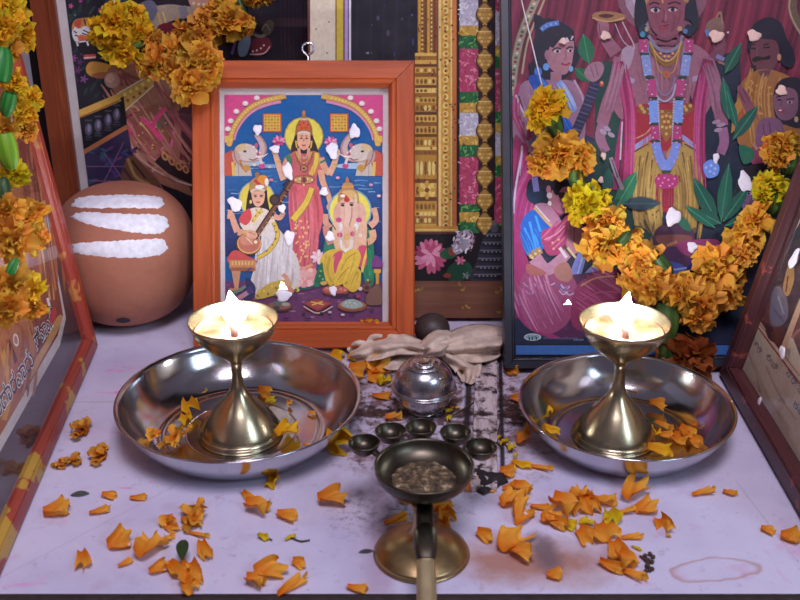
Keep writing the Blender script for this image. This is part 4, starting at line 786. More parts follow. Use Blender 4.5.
# ------------------------------------------------------------------ large picture at the back left
BP = Plane((0, 1.160, 0), (1, 0, 0), (0, 0, 1))
D = .02
a0 = BP.uv(42, 100, D).x; a1 = BP.uv(67, 100, D-.006).x; uR = .06; w = a1-a0
root = empty('picture_frame', 'big brown framed print of a figure in a striped sari, behind the clay pot', 'picture', mat=BP.M)
rails(BP, root, a0, 0, uR, .43, w, D, M['brown_h'], M['brown_v'])
slab(root, 'backing_board', M['board'], a0+.004, .004, uR-.004, .426, .001, .004)
slab(root, 'white_mount', M['mat'], a0+w-.003, w-.003, uR-w+.003, .43-w+.003, .0045, .0065)
mw = .0095; p = Print(BP, .0067, 1.8, (a0+w+mw, w+mw, uR-w-mw, .43-w-mw))
p._put([(57, -50), (84, 150), (92, 210), (110, 330), (330, 330), (330, -50)], '1a1620')
rr = random.Random(9)
for k in range(60):
    x = rr.uniform(62, 130); y = rr.uniform(-10, 100); a_ = rr.uniform(-80, -20); p.el(x, y, rr.uniform(4, 9), 1.6, rr.choice(['22322c', '2c3c34', '1c2a2a', '24303a']), a_, 9)
for x, y, r_, c_ in ((71, 6, 2.6, 'b04878'), (80.5, 1, 2, '98407a'), (100, 10, 2.2, 'a83c6a'), (75, 15, 1.3, '5a6a7a'), (84, 52, 4, '6a2c64'), (74, 58, 3.6, '7a3c74'), (78, 70, 4, '5c2a5c'), (84, 79, 4, '74407a'), (76, 80, 3, '4a2450'), (80, 62, 3, '54285a'), (72, 66, 3, '843c7c')): p.flower(x, y, r_, c_, c_, 5, 1); p.el(x, y, r_*.5, r_*.5, c_)
# striped head of the mount
p.poly('72,30 74,21 82,18 100,17 112,20 108,40 98,44 88,42 76,42', 'a8763c'); p.poly('72,32 77,26 82,32 80,40 75,41', 'e0d8cc'); p.poly('80,30 87,26 96,36 90,40 84,39', 'dcd4c8'); p.poly('74,22 81,19 80,28 76,27', 'a8402e'); p.poly('78,36 84,35 92,40 80,41', 'b85a34')
for s_ in ('84,19 86,25', '88,18 90,25', '92,18 95,26', '96,18 99,27', '83,30 90,33', '82,33 90,36', '74,31 77,33', '75,35 78,36'): p.st(s_, 1.3, '2a1a14')
p.poly('77,42 94,41 98,54 88,56 80,52', '140c12'); p.st('77,42 78,46', 1.9, 'f0ece4'); p.st('87,41 88.5,45.6', 1.9, 'f0ece4'); p.st('79,42 86,41', 1.4, 'd8cfc4'); p.st('84,57 96,56', 4.4, 'c84438'); p.st('84,58 96,57', 1.4, 'e8dcd8')
p.poly('86,68 90,62 100,62 112,66 114,74 104,78 94,77 88,74', 'c08a3c'); p.poly('92,74 104,72 112,74 104,78 96,78', '9a5a34')
# sari
p.poly('105,80 108,70 116,62 128,58 150,60 176,90 196,110 202,180 196,196 178,190 158,182 144,170 134,158 128,146 122,120 116,98 112,88', '8c5a48')
for s_ in ('116,66 130,76 150,82', '112,74 128,70 146,66', '124,60 140,66 160,80', '120,84 136,84 160,80', '126,70 142,62 158,66'): p.st(s_, 3.2, rr.choice(['b07a62', '70402e', '9a6248']))
p.el(112, 80, 7.6, 8, 'a07c70', -20); p.el(110, 78, 4.4, 4.6, 'b89488', -20)
p.poly('116,96 126,88 140,82 150,76 154,84 142,94 130,106 122,114', 'b08844'); p.dots('119,98 125,94 131,91 137,88 143,84 149,80', 1.9, 'd8b868'); p.dots('122,103 128,100 134,97 140,93 146,88', 1.7, '7a4a24'); p.st('117,94 134,84 150,75', 1.1, 'e8d8a8'); p.st('122,113 136,101 154,85', 1.2, 'e4d09c'); p.dots('121,108 125,107 130,102', 1.8, 'e2c468')
for k in range(9): a_ = 118+k*3.4; p.st([(a_+4, 110+k*8), (a_+16, 106+k*7), (a_+26, 116+k*5)], (3.4, 1.4), ['b8846c', '6c2c34', 'a85a5c', '8a3c48'][k % 4])
p.poly('134,116 150,106 164,104 172,124 166,144 150,150 136,138', '7a4a38'); p.st('142,118 152,128 162,140', 5, 'c03a6c'); p.st('152,126 160,114 166,108', 5, 'b83868'); p.st('140,122 148,132 156,144', 2, 'cca060'); p.el(158, 124, 3, 4, '4a5a48'); p.el(166, 120, 5, 9, '4a4640', 20)
for k in range(50): p.el(rr.uniform(134, 168), rr.uniform(108, 148), 1, .8, rr.choice(['d0a058', 'a83c50', 'c8808c', '5c2c2c']), 0, 6)
p.st('172,112 172,136 166,160', 4, '6c2434'); p.st('180,110 184,140 180,172', 5, '5c2030'); p.st('175,128 172,142 170,152', 3, 'c0587a'); p.poly('180,100 200,104 202,190 188,182', '3c1620')
p.st('124,122 132,146 150,166 176,180 196,186', 1.6, 'c8a89c'); p.st('160,150 172,158 190,164', 3, 'a87858'); p.st('158,158 172,170 192,178', 10, '241418')
for x, y in ((165, 156), (172, 161), (179, 166), (186, 169)): p.el(x, y, 3, 4.4, 'b07c50', -25); p.el(x, y, 1.6, 2.6, '6a3a28', -25)
p.st('130,122 126,126 132,132', 3, 'b83c60'); p.st('128,132 140,142 150,152', 3.4, 'a03a54')
p.folds('120,72 150,120 190,178', 60, 90, 2.2, ['b07a64', '6c3a30', '9c6450', '5c2c30', 'c09078', '8c3c4c', '742c3c'], 1, .1, .4); p.folds('126,124 146,156 186,178', 14, 30, 2, ['c89c88', '8c5c4c', 'a87464'], 2, .1, .3)
p.poly('116,96 126,88 140,82 150,76 154,84 142,94 130,106 122,114', 'b08844'); p.dots('119,98 125,94 131,91 137,88 143,84 149,80', 1.9, 'd8b868'); p.dots('122,103 128,100 134,97 140,93 146,88', 1.7, '7a4a24'); p.st('117,94 134,84 150,75', 1.1, 'e8d8a8'); p.st('122,113 136,101 154,85', 1.2, 'e4d09c')
p.st('142,118 152,128 162,140', 4, 'c03a6c'); p.st('152,126 160,114 166,108', 4, 'b83868'); p.st('158,158 172,170 192,178', 9, '241418')
for x, y in ((165, 156), (172, 161), (179, 166), (186, 169)): p.el(x, y, 3, 4.4, 'b07c50', -25); p.el(x, y, 1.6, 2.6, '6a3a28', -25)
# floor, railing and balusters
p.poly([(82, 152), (128, 128), (134, 158), (146, 172), (160, 184), (150, 200), (90, 210)], '2c2440', False)
for k in range(40): p.el(rr.uniform(88, 138), rr.uniform(146, 192), 4, 1.5, rr.choice(['3a3468', '5a3458', '2c4a5c', '4a2c64', '1c1c3c']), rr.choice([-30, 25]), 9)
for s_ in ('86,166 138,166', '88,180 140,182', '104,152 130,188', '124,142 98,194'): p.st(s_, 1.1, '6a4a68')
p.poly('126,160 134,156 150,172 160,184 140,190 122,184', '5c3c2c'); p.st('128,158 136,176 150,184', 3, '8a6c3c'); p.st('124,168 134,182', 3, '3a2420'); p.st('132,160 146,178', 2, '2a1a18')
p._put([(78, 116), (124, 96), (128, 128), (83, 150)], '121018')
for x, y in ((89, 129), (98.5, 125), (108.5, 119.5), (117, 114)):
    p.el(x, y, 3.6, 6.4, '4a4454'); p.el(x+.4, y-1, 1.6, 4, '74708a'); p.rect(x-3.6, y-10, x+3.4, y-8, '3c3848'); p.rect(x-3, y+7, x+3, y+8.6, '3a3644'); p.rect(x-3.8, y+9.6, x+3.8, y+11, '34303e')
p.st([(78, 114.5), (120, 97)], 8, 'c89444'); p.st([(79, 117.6), (120, 100)], 1.6, '8a5a28'); p.st([(82, 153), (128, 126)], 4.4, '9a5f3c')
# arm and jewels at the top, dark right half
p.poly('150,8 170,4 190,6 214,2 214,14 190,16 168,22 152,30 148,20', '8a7c6c'); p.st('158,12 162,26', 2, 'b08c50'); p.st('163,11 167,25', 1.4, 'c8a45c'); p.st('182,6 186,18', 8, '6c6a70'); p.poly('140,4 152,0 158,10 150,24 142,16', '5a5a6c'); p.poly('158,26 172,22 182,28 176,38 164,38', '5c1a2a'); p.poly('188,-20 210,-20 214,4 200,6 190,4', 'a87c6c'); p.dots('194,3 199,4 204,4 209,3', 1.5, 'd8c08c')
p.poly('238,48 241,38 248,34 251,40 247,54 240,56', '6a7c8c'); p.st('236,40 232,54', 3, '6a4a78'); p.poly('252,40 266,36 272,46 264,54 252,55', '5a1a26'); p.st('250,54 264,53 270,46', 1.2, 'a89484'); p.dots('253,51 257,50 261,48 264,45', 1, 'c8b09c'); p.st('254,34 262,36 270,30', 3, '6a6258'); p.poly('262,28 268,20 274,22 272,32 266,35', '4a4438'); p.st('262,30 266,24 270,30', 1, '7a7468')
for k in range(8): p.st([(278+k*4, -20), (277+k*4, 20), (278+k*4, 62)], 1.8, rr.choice(['241a26', '1c1420', '2c1a26']))
p.build('sari_print', root)
slab(root, 'glass_pane', M['glass'], a0+w-.003, w-.003, uR-w+.003, .43-w+.003, .0095, .0105)

# ------------------------------------------------------------------ picture leaning along the left side
A3 = on_z(82, 347); B3 = on_z(-11, 553)
U = (A3-B3).normalized()           # seen from the front its right end is the far one
lean = math.radians(6.5); side = Vector((-U.y, U.x, 0))
LP = Plane(A3, U, Vector((0, 0, 1))*math.cos(lean)+side*math.sin(lean))
D = .016; w = .0155; L = (A3-B3).length+.06
root = empty('picture_frame', 'red and yellow painted frame leaning along the left side under marigolds', 'picture', mat=LP.M)
rails(LP, root, -L, 0, 0, .40, w, D, M['painted_h'], M['painted_v'])
slab(root, 'backing_board', M['board'], -L+.004, .004, -.004, .396, .001, .004)
slab(root, 'dark_mount', M['darkmat'], -L+w-.003, w-.003, -w+.003, .4-w+.003, .0045, .0065)
p = Print(LP, .0067, 1.0, (-L+w, w, -w, .4-w))
p._put([(-60, 520), (-60, -40), (14, -40), (30, 110), (48, 220), (66, 318), (60, 345), (0, 452), (-30, 505)], 'dcd4d0')
p._put([(-60, 500), (-60, -40), (12, -40), (28, 112), (46, 222), (63, 315), (58, 335), (0, 436), (-30, 490)], 'b06c48')
p._put([(20, 60), (44, 200), (63, 315), (58, 335), (40, 364), (30, 330), (28, 240), (16, 120)], '8a4436')
rr = random.Random(2)
for s_, w_, c_ in (('24,100 36,180 50,260', 4, '6a2c2a'), ('30,130 42,200 56,290', 1.6, 'c8844c'), ('40,240 44,262 50,300', 2, 'e0b068'), ('36,250 40,280 44,310', 3, '9c4a34'), ('48,250 52,275 54,300', 1.6, 'd89a58'), ('2,350 10,390 4,420', 5, 'd89c54'), ('8,340 20,372 26,390', 4, '6a3430'), ('22,330 30,350 34,360', 3, 'a85c44')): p.st(s_, w_, c_)
p.folds('30,80 44,200 56,300', 24, 50, 2, ['c87c50', '8a4434', 'd8945c', '6c302c', 'b46a48'], 4, .1, .4); p.folds('0,300 14,340 10,400', 50, 50, 2.2, ['d08c58', '8a4838', 'c4784c', '7a3c30', 'dca468'], 5, .1, .4)
p.poly('56,318 62,316 58,330 40,362 30,380 34,362 46,340', 'd8a468'); p.el(15.5, 340, 3, 6.6, 'e4d4d0', -8); p.el(15.5, 340, 1.8, 4.4, 'c07c74', -8); p.poly('10,372 24,356 30,366 10,400', 'b86448')
p.text('\u0caa\u0cbe\u0ca6\u0cbe\u0cb0\u0cb5\u0cbe\u0cb0\u0cc1', (-8, 427), (34, 364), .021, 'f2eef0', None, .055)
p.text('\u0caa\u0cbe\u0ca6\u0cbe\u0cb0\u0cb5\u0cbe\u0cb0\u0cc1', (-8, 427), (34, 364), .021, '20142c', None, .012)
p.text('\u0cb8\u0ccd\u0cb5\u0cbe\u0cae\u0cbf', (36, 351), (55, 322), .021, 'f2eef0', None, .055); p.text('\u0cb8\u0ccd\u0cb5\u0cbe\u0cae\u0cbf', (36, 351), (55, 322), .021, '2c1836', None, .012)
p.poly('49,318 52,309 55,308 56,316 52,324', 'c83a48'); p.st('47,298 49,306', 2.4, 'f4f0f4')
p.build('painted_print', root)
slab(root, 'glass_pane', M['glass'], -L+w-.003, w-.003, -w+.003, .4-w+.003, .0095, .0105)

# ------------------------------------------------------------------ picture leaning along the right side
A4 = on_z(737, 377); B4 = on_z(817, 511)
U = (B4-A4).normalized(); lean = math.radians(11.5); side = Vector((-U.y, U.x, 0))
GP = Plane(A4, U, Vector((0, 0, 1))*math.cos(lean)+side*math.sin(lean))
D = .018; w = .017; L = (A4-B4).length+.06
root = empty('picture_frame', 'maroon wooden frame with cream mounted pictures leaning along the right side', 'picture', mat=GP.M)
rails(GP, root, 0, 0, L, .36, w, D, M['maroon_h'], M['maroon_v'])
slab(root, 'backing_board', M['board'], .004, .004, L-.004, .356, .001, .004)
p = Print(GP, .0055, 1.0, (w, w, L-w, .36-w))
p._put([(722, 378), (790, 100), (900, 40), (900, 640), (800, 500)], 'cbb8a4')
p.st([(800, 178), (750, 316)], 1.2, 'a84a3a'); p.st([(806, 186), (757, 316)], 1, 'a84a3a'); p.st([(751, 318), (800, 384)], 1.6, '9c3c30'); p.st([(755, 318), (800, 376)], 1, 'b8604c')
p._put([(810, 205), (790, 240), (758, 318), (781, 352), (830, 250)], '3c3440'); p._put([(758, 318), (768, 296), (786, 336), (781, 352)], '5c3034'); p._put([(790, 330), (800, 300), (830, 320), (830, 400), (806, 372)], '6a4848'); p._put([(779, 352), (796, 308), (800, 298), (803, 304), (785, 354)], 'c8a488')
p.poly('772,294 778,286 786,296 788,316 780,326 770,322', '68687c'); p.poly('788,266 793,262 794,280 788,296 783,288', 'b88c5c'); p.st('778,296 784,314', 1.6, '8c8c9c'); p.st('773,308 784,322', 1.6, '54546a'); p.st('788,276 786,292', 1.4, '5c4034'); p.st('760,318 768,324 776,340', 3, '7a3a34'); p.el(795, 259, 3.4, 6, 'd8dcea', 15); p.poly('765,322 773,328 776,342 768,338', '4a2428'); p.st('792,338 800,330 806,340', 3, 'a86c64')
p.text('\u0cae\u0cb8\u0ccd\u0ca4\u0ccd\u0cb0\u0cbf', (745, 333), (760, 356), .009, '4a4454'); p.text('\u0cb2\u0cc7\u0caa\u0cbf', (766, 358), (776, 372), .008, '4a4454'); p.text('\u0cb8\u0ccd\u0cb0\u0cbf \u0cae\u0cc2\u0cb0\u0cc1', (786, 374), (812, 412), .009, '3c5474'); p.text('\u0c95\u0cb5\u0cbf', (793, 405), (806, 424), .008, '34587c')
p.st('748,352 756,372 760,392', 2, 'b09a80'); p.st('766,366 780,396 796,420', 2, 'b8a088'); p.st('752,362 768,396 790,430', 3, 'bca890')
p.build('mounted_print', root)
slab(root, 'glass_pane', M['glass'], w-.003, w-.003, L-w+.003, .36-w+.003, .0095, .0105)
dabs(GP, root, .0106, [(794, 259, 3, 5.5, 15), (782.5, 352, 3.6, 2.2, 20), (759.5, 402, 1.4, 2.6, -10)], M['dab'])
# ------------------------------------------------------------------ clay pot with three white stripes
t_ = on_z(122, 300, .072); pc = Vector((-.281, 1.020, .0705)); PR = .0725; PZ = .0712
root = empty('clay_pot', 'round terracotta pot with three white painted stripes in the left corner', 'pot', (pc.x, pc.y, 0))
mb = MB(); prof = [(0, .0004)]
for k in range(4, 47):
    a = -PI/2+PI*k/50; z = pc.z+PZ*math.sin(a)
    ca, sa = math.cos(a), math.sin(a); ex = 2/2.4; z = pc.z+PZ*math.copysign(abs(sa)**ex, sa)
    if z > .0012: prof.append((PR*max(ca, 0)**ex, z))
prof = [(0, .0004), (prof[0][0]*.8, .0004)]+prof+[(PR*.16, prof[-1][1]+.0012), (0, prof[-1][1]+.0016)]
lathe(mb, prof, 72, None, (0, 0, 0), 2); mb.build('body', M['clay'], root)
def on_pot(x, y, k=1.0):
    d = ray(x, y); o = CAM-pc; s3 = Vector((1/(PR*k), 1/(PR*k), 1/(PZ*k)))
    def F_(t): q = CAM+d*t-pc; return (math.hypot(q.x, q.y)/(PR*k))**2.4+(abs(q.z)/(PZ*k))**2.4-1
    tm = (pc-CAM).dot(d)/d.dot(d); lo = tm-.13; hi = tm
    if F_(hi) > 0: return CAM+d*hi
    for _ in range(40):
        m_ = (lo+hi)/2
        if F_(m_) > 0: lo = m_
        else: hi = m_
    return CAM+d*hi
M['ashwhite'] = simple('white_ash_paint', rgb(226, 226, 234), .9, 0, .14, 160, bump=.3)
def stripe(top, bot, n=34):
    tp = spline([(x, y, 0) for x, y in pts_of(top)], 10); bt = spline([(x, y, 0) for x, y in pts_of(bot)], 10); mb = MB(); vs = []; fs = []; rr = random.Random(len(top))
    N = min(len(tp), len(bt)); m = 7
    for i in range(N):
        for j in range(m):
            f = j/(m-1); x = tp[i].x*(1-f)+bt[i].x*f; y = tp[i].y*(1-f)+bt[i].y*f
            if j in (0, m-1): y += rr.uniform(-.7, .7)
            if i in (0, N-1): x += rr.uniform(-1.5, 1.5)
            q = on_pot(x, y, 1.012 if (0 < j < m-1 and 0 < i < N-1) else 1.0); vs.append(q-Vector((pc.x, pc.y, 0)))
    for i in range(N-1):
        for j in range(m-1): fs.append((i*m+j, (i+1)*m+j, (i+1)*m+j+1, i*m+j+1))
    mb.add(vs, fs); o = mb.build('painted_stripe', M['ashwhite'], root); o['label'] = 'white painted stripe'
stripe('76,199 84,196.5 110,195 140,195 158,196.5 163,199', '72,206 84,208 110,208 140,208 158,208 163,205')
stripe('76,213 90,212 115,213.5 140,214 160,215 168,220', '71,217 88,224 112,229 140,233 160,233.5 168,227')
stripe('73,244 90,242 115,241 140,239.5 160,238.5 166,242', '72,252 90,255.5 115,257.5 140,257.5 160,254.5 167,249')
q = on_pot(123, 320.5, 1.0)-Vector((pc.x, pc.y, 0)); mb = MB(); vs = []; rr = random.Random(6)
for k in range(16):
    a = 2*PI*k/16; e = on_pot(123+7*math.cos(a)*(1+.15*rr.uniform(-1, 1)), 320.5+2.6*math.sin(a), 1.006)-Vector((pc.x, pc.y, 0)); vs.append(e)
mb.add(vs, [tuple(range(16))]); recalc(mb.build('chipped_hole', M['char'], root))['label'] = 'small dark chipped hole'

# ------------------------------------------------------------------ steel plates
def plate(name, label, c, Rr, h):
    root = empty(name, label, 'plate', (c[0], c[1], 0))
    s = Rr/.1015
    mb = MB(); z = h/.036
    prof = [(0, .0006), (.05*s, .0006), (.066*s, .0006), (.074*s, .002*z), (.0835*s, .0085*z), (.0925*s, .019*z), (.0985*s, .030*z), (.1012*s, .0348*z), (.1022*s, .0357*z), (.1017*s, .0366*z), (.1003*s, .0362*z), (.0985*s, .0345*z),
            (.0965*s, .030*z), (.0905*s, .0195*z), (.0815*s, .0098*z), (.0725*s, .0038*z), (.068*s, .0026*z), (.0655*s, .0030*z), (.063*s, .0024*z), (.048*s, .0022*z), (.0468*s, .0026*z), (.0455*s, .0021*z), (.02*s, .0019*z), (0, .0019*z)]
    lathe(mb, prof, 96, None, (0, 0, 0), 4); recalc(mb.build('dish', M['steel'], root))
    mb = MB(); N = 96; tube(mb, [(.1018*s*math.cos(2*PI*k/N), .1018*s*math.sin(2*PI*k/N), .0358*z) for k in range(N+1)], .0009, 8, None, 1, 1); mb.build('rolled_rim', M['steel'], root)
    return root
PL = (-.135, .789); PRt = (.1886, .783)
plate('steel_plate', 'wide stainless steel plate under the left lamp, beside the clay pot', PL, .1015, .036)
plate('steel_plate', 'smaller stainless steel plate under the right lamp, holding many petals', PRt, .0885, .033)

# ------------------------------------------------------------------ brass oil lamps
def flame_mesh(h, r, seed):
    mb = MB(); rr = random.Random(seed); prof = [(0, 0), (r*.62, h*.07), (r, h*.26), (r*.86, h*.45), (r*.5, h*.68), (r*.2, h*.88), (0, h)]
    lathe(mb, prof, 24, None, (0, 0, 0), 4); mb.v = [(x+.06*h*math.sin(z/h*3+seed), y, z) for x, y, z in mb.v]; return mb
def oil_lamp(label, loc, cs, seed):
    root = empty('oil_lamp', label, 'oil lamp', loc)
    mb = MB(); b = 1.0
    prof = [(0, .0004), (.033, .0004), (.0345, .0014), (.0346, .0036), (.0336, .0052), (.033, .0058), (.0318, .0088), (.0275, .0158), (.021, .0245), (.0145, .0320), (.0090, .0392), (.0062, .0450), (.0048, .052), (.0043, .060), (.0046, .0665), (.0066, .0705), (.0110, .0745),
            (.0195, .0815), (.0272, .0890), (.0330, .0975), (.0358*cs, .1045), (.0364*cs, .1072), (.0357*cs, .1078), (.0346*cs, .1062), (.0318, .0985), (.0262, .0905), (.0185, .084), (.009, .0795), (0, .0785)]
    lathe(mb, prof, 72, None, (0, 0, 0), 3); recalc(mb.build('brass_body', M['brass'], root))
    mb = MB(); n = 40; vs = [(0, 0, .0942)]; rr = random.Random(seed)
    for rad, z in ((.010, .0940), (.020, .0944), (.0262, .0950), (.0298, .0966), (.0312, .0990)):
        for k in range(n): a = 2*PI*k/n; vs.append((rad*math.cos(a), rad*math.sin(a), z+.0006*noise.noise(Vector((math.cos(a)*3, math.sin(a)*3, rad*200+seed)))))
    fs = [(0, 1+k, 1+(k+1) % n) for k in range(n)]
    for q in range(4):
        for k in range(n): fs.append((1+q*n+k, 1+(q+1)*n+k, 1+(q+1)*n+(k+1) % n, 1+q*n+(k+1) % n))
    mb.add(vs, fs); mb.build('ghee', M['ghee'], root)['label'] = 'tan melted ghee'
    mb = MB(); tube(mb, [(.001, -.003, .094), (.0006, -.0025, .0985), (-.0006, -.0012, .1022), (0, .0, .1065)], [.0032, .0020], 10, None, 1, 5); mb.build('wick', M['wick'], root)['label'] = 'burnt cotton wick'
    o = flame_mesh(.029, .0092, seed).build('flame', M['flame'], root); o.location = (0, .0005, .1035); o['label'] = 'bright white flame'
    return root
oil_lamp('brass oil lamp with lit flame standing in the wide left plate', (-.1345, .7835, .0022), 1.0, 1)
oil_lamp('brass oil lamp with lit flame standing in the smaller right plate', (.1805, .7805, .0021), 1.01, 4)

# ------------------------------------------------------------------ aarti lamp in the middle foreground
bl = on_z(421.5, 549, .004); root = empty('aarti_lamp', 'sooty bronze hand lamp with five small cups and a long handle, front centre', 'lamp', (bl.x, bl.y, 0))
mb = MB()
lathe(mb, [(0, .0004), (.0318, .0004), (.0332, .0022), (.0328, .0042), (.0312, .0056), (.0285, .0076), (.0222, .0110), (.0150, .0140), (.0105, .0168), (.0080, .0205), (.0066, .0265), (.0062, .0380), (.0085, .0450), (.0, .0452)], 64, None, (0, 0, 0), 3)
recalc(mb.build('base', M['oldbrass'], root))['label'] = 'brass domed foot'
bz = .0655; bc = on_z(424, 466, bz); off = (bc.x-bl.x, bc.y-bl.y)
mb = MB()
lathe(mb, [(0, 0.0454), (.010, 0.0458), (.0185, 0.0480), (.0265, 0.0519), (.0318, 0.0564), (.0342, 0.0613), (.0350, 0.0650), (.0352, 0.0662), (.0342, 0.0668), (.0330, 0.0659), (.0318, 0.0624), (.0290, 0.0585), (.0235, 0.0550), (.0150, 0.0526), (0, 0.0519)], 64, None, (off[0], off[1], 0), 3)
recalc(mb.build('bowl', M['soot'], root))['label'] = 'black sooty bowl'
mb = MB(); n = 36; vs = [(off[0], off[1], .0558)]; rr = random.Random(3)
for rad in (.006, .012, .018, .0235):
    for k in range(n): a = 2*PI*k/n; vs.append((off[0]+rad*math.cos(a), off[1]+rad*math.sin(a), .0555+.0014*noise.noise(Vector((rad*300*math.cos(a), rad*300*math.sin(a), 2)))-(.0012 if rad > .02 else 0)))
fs = [(0, 1+k, 1+(k+1) % n) for k in range(n)]
for q in range(3):
    for k in range(n): fs.append((1+q*n+k, 1+(q+1)*n+k, 1+(q+1)*n+(k+1) % n, 1+q*n+(k+1) % n))
mb.add(vs, fs); mb.build('ash', M['ash'], root)['label'] = 'grey and tan ash'
for x, y in ((364, 443), (390.5, 431), (421, 427), (455.5, 432.5), (481, 447)):
    c = on_z(x, y, .062); cx, cy = c.x-bl.x, c.y-bl.y; dx, dy = cx-off[0], cy-off[1]; Ld = math.hypot(dx, dy)
    mb = MB(); lathe(mb, [(0, -.0095), (.004, -.0092), (.0085, -.006), (.0112, -.0012), (.0118, .0006), (.0110, .0012), (.0102, -.0008), (.0075, -.0048), (.003, -.0070), (0, -.0072)], 32, None, (cx, cy, .062), 3)
    a = (off[0]+dx/Ld*.0335, off[1]+dy/Ld*.0335, .058); b = (cx-dx/Ld*.0085, cy-dy/Ld*.0085, .0585)
    tube(mb, [a, ((a[0]+b[0])/2, (a[1]+b[1])/2, .0572), b], .003, 8, None, .6)
    recalc(mb.build('wick_cup', M['soot'], root))
# handle: flat strap from the stem, a leaf-shaped boss, then the grip towards the viewer
def strap(mb, pts, ws, th):
    P = spline(pts, 6); N = len(P); vs = []; fs = []
    W = spline([(w_, 0, 0) for w_ in ws], 6)
    for i, q in enumerate(P):
        d = (P[min(i+1, N-1)]-P[max(i-1, 0)]).normalized(); s = Vector((1, 0, 0)); u = s.cross(d).normalized(); hw = W[i].x/2
        if u.z < 0: u = -u
        for a, b in ((-1, 0), (-.82, .75), (-.4, 1), (.4, 1), (.82, .75), (1, 0), (.8, -.8), (-.8, -.8)): vs.append(q+s*hw*a+u*th*b)
    for i in range(N-1):
        for k in range(8): fs.append((i*8+k, i*8+(k+1) % 8, (i+1)*8+(k+1) % 8, (i+1)*8+k))
    fs += [tuple(range(8))[::-1], tuple((N-1)*8+k for k in range(8))]; mb.add(vs, fs)
ox = off[0]+.0002; y0 = -bl.y
mb = MB(); strap(mb, [(ox, .004, .0410), (ox, .620+y0, .0440), (ox, .609+y0, .0424), (ox, .597+y0, .0392)], [.0125, .0125, .0122, .0125], .0022); recalc(mb.build('neck_strap', M['soot'], root))
mb = MB(); strap(mb, [(ox, .6010+y0, .0412), (ox, .5960+y0, .0420), (ox, .5875+y0, .0409), (ox, .5785+y0, .0384), (ox, .573+y0, .0360)], [.009, .0150, .0160, .0150, .0125], .0034); recalc(mb.build('boss', M['soot'], root))
mb = MB(); strap(mb, [(ox, .580+y0, .0376), (ox, .564+y0, .0330), (ox, .545+y0, .0276), (ox, .520+y0, .0215), (ox, .495+y0, .0160)], [.0120, .0125, .0130, .0135, .0135], .0024); recalc(mb.build('handle', M['grip'], root))['label'] = 'brass grip with its highlight put into the colour'

# ------------------------------------------------------------------ small steel ball pot
q = on_z(424, 417, .001); root = empty('steel_pot', 'small round lidded steel pot standing behind the bronze hand lamp', 'pot', (q.x, q.y+.012, 0))
mb = MB(); lathe(mb, [(0, .0004), (.011, .0004), (.013, .0016), (.0125, .003), (.0185, .0075), (.0238, .0145), (.0258, .0212), (.0260, .0236), (0, .0236)], 64, None, (0, 0, 0), 3); recalc(mb.build('body', M['steelball'], root))
mb = MB(); lathe(mb, [(0, .0238), (.0264, .0238), (.0275, .0246), (.0275, .0258), (.0265, .0268), (.0256, .0330), (.0225, .0405), (.0180, .0452), (.0150, .0468), (.0146, .0478), (.0136, .0482), (.0122, .0478), (.0105, .0488), (.0098, .0500), (.0080, .0502), (.0070, .0498), (.0045, .0506), (0, .0508)], 64, None, (0, 0, 0), 3); recalc(mb.build('lid', M['steelball'], root))
# dark stone behind the cloth
q = on_z(432, 345); mb = MB(); prof = [(0, .0003), (.012, .0003)]+[(.0175*math.cos(a), .0165+.0162*math.sin(a)) for a in [(-60+k*10)*PI/180 for k in range(15)]]+[(0, .0328)]
lathe(mb, prof, 40, None, (0, 0, 0), 2); o = recalc(mb.build('round_stone', M['stone'])); o.location = (q.x, q.y+.002, 0); tag(o, 'dark rounded stone behind the knotted cloth', 'stone')

# ------------------------------------------------------------------ knotted cloth
mb = MB()
def lobe(spec, nv, amp, seed, fold=5.0):
    """spec: (x,y,z, halfwidth px) along the lobe, from knot to tip"""
    cs = spline([(a[0], a[1], a[2]*1000) for a in spec], 8); ws = spline([(a[3], 0, 0) for a in spec], 8); N = len(cs); rr = random.Random(seed); vs = []
    for i in range(N):
        d = (cs[min(i+1, N-1)]-cs[max(i-1, 0)]); nx, ny = -d.y, d.x; l = math.hypot(nx, ny) or 1; nx /= l; ny /= l
        for j in range(nv+1):
            f = j/nv*2-1; x = cs[i].x+nx*ws[i].x*f; y = cs[i].y+ny*ws[i].x*f
            z = cs[i].z/1000*(1-.35*f*f)+amp*math.sin(f*fold+seed+i*.12)*(.35+.65*i/N)+amp*.9*noise.noise(Vector((x*.09, y*.13, seed)))
            z = max(z, .0012); q = on_z(x, y, z); vs.append(q)
    fs = [(i*(nv+1)+j, (i+1)*(nv+1)+j, (i+1)*(nv+1)+j+1, i*(nv+1)+j+1) for i in range(N-1) for j in range(nv)]
    mb.add(vs, fs)
lobe([(424, 349, .027, 7), (400, 344, .024, 11), (375, 345, .018, 15), (356, 350, .010, 13), (349, 353, .004, 8)], 18, .0046, 1, 7)
lobe([(440, 345, .028, 8), (460, 341, .028, 13), (480, 339, .026, 15), (500, 340, .022, 13), (504, 341, .018, 12)], 18, .0042, 3, 6)
lobe([(446, 350, .020, 9), (460, 358, .015, 13), (468, 366, .009, 14), (468, 376, .004, 10), (466, 383, .002, 5)], 16, .0036, 5, 6)
lobe([(452, 352, .018, 8), (474, 354, .016, 9), (492, 352, .012, 8), (500, 350, .009, 5)], 10, .002, 8, 4)
lobe([(421, 356, .018, 4), (427, 349, .030, 9), (437, 344, .034, 13), (446, 342, .031, 12), (452, 345, .022, 6)], 14, .003, 2, 8)
lobe([(416, 352, .016, 6), (404, 360, .010, 8), (390, 363, .006, 7), (378, 360, .003, 4)], 10, .0016, 11, 5)
o = mb.build('knotted_cloth', M['cloth']); md = o.modifiers.new('thick', 'SOLIDIFY'); md.thickness = .0009; md.offset = 0
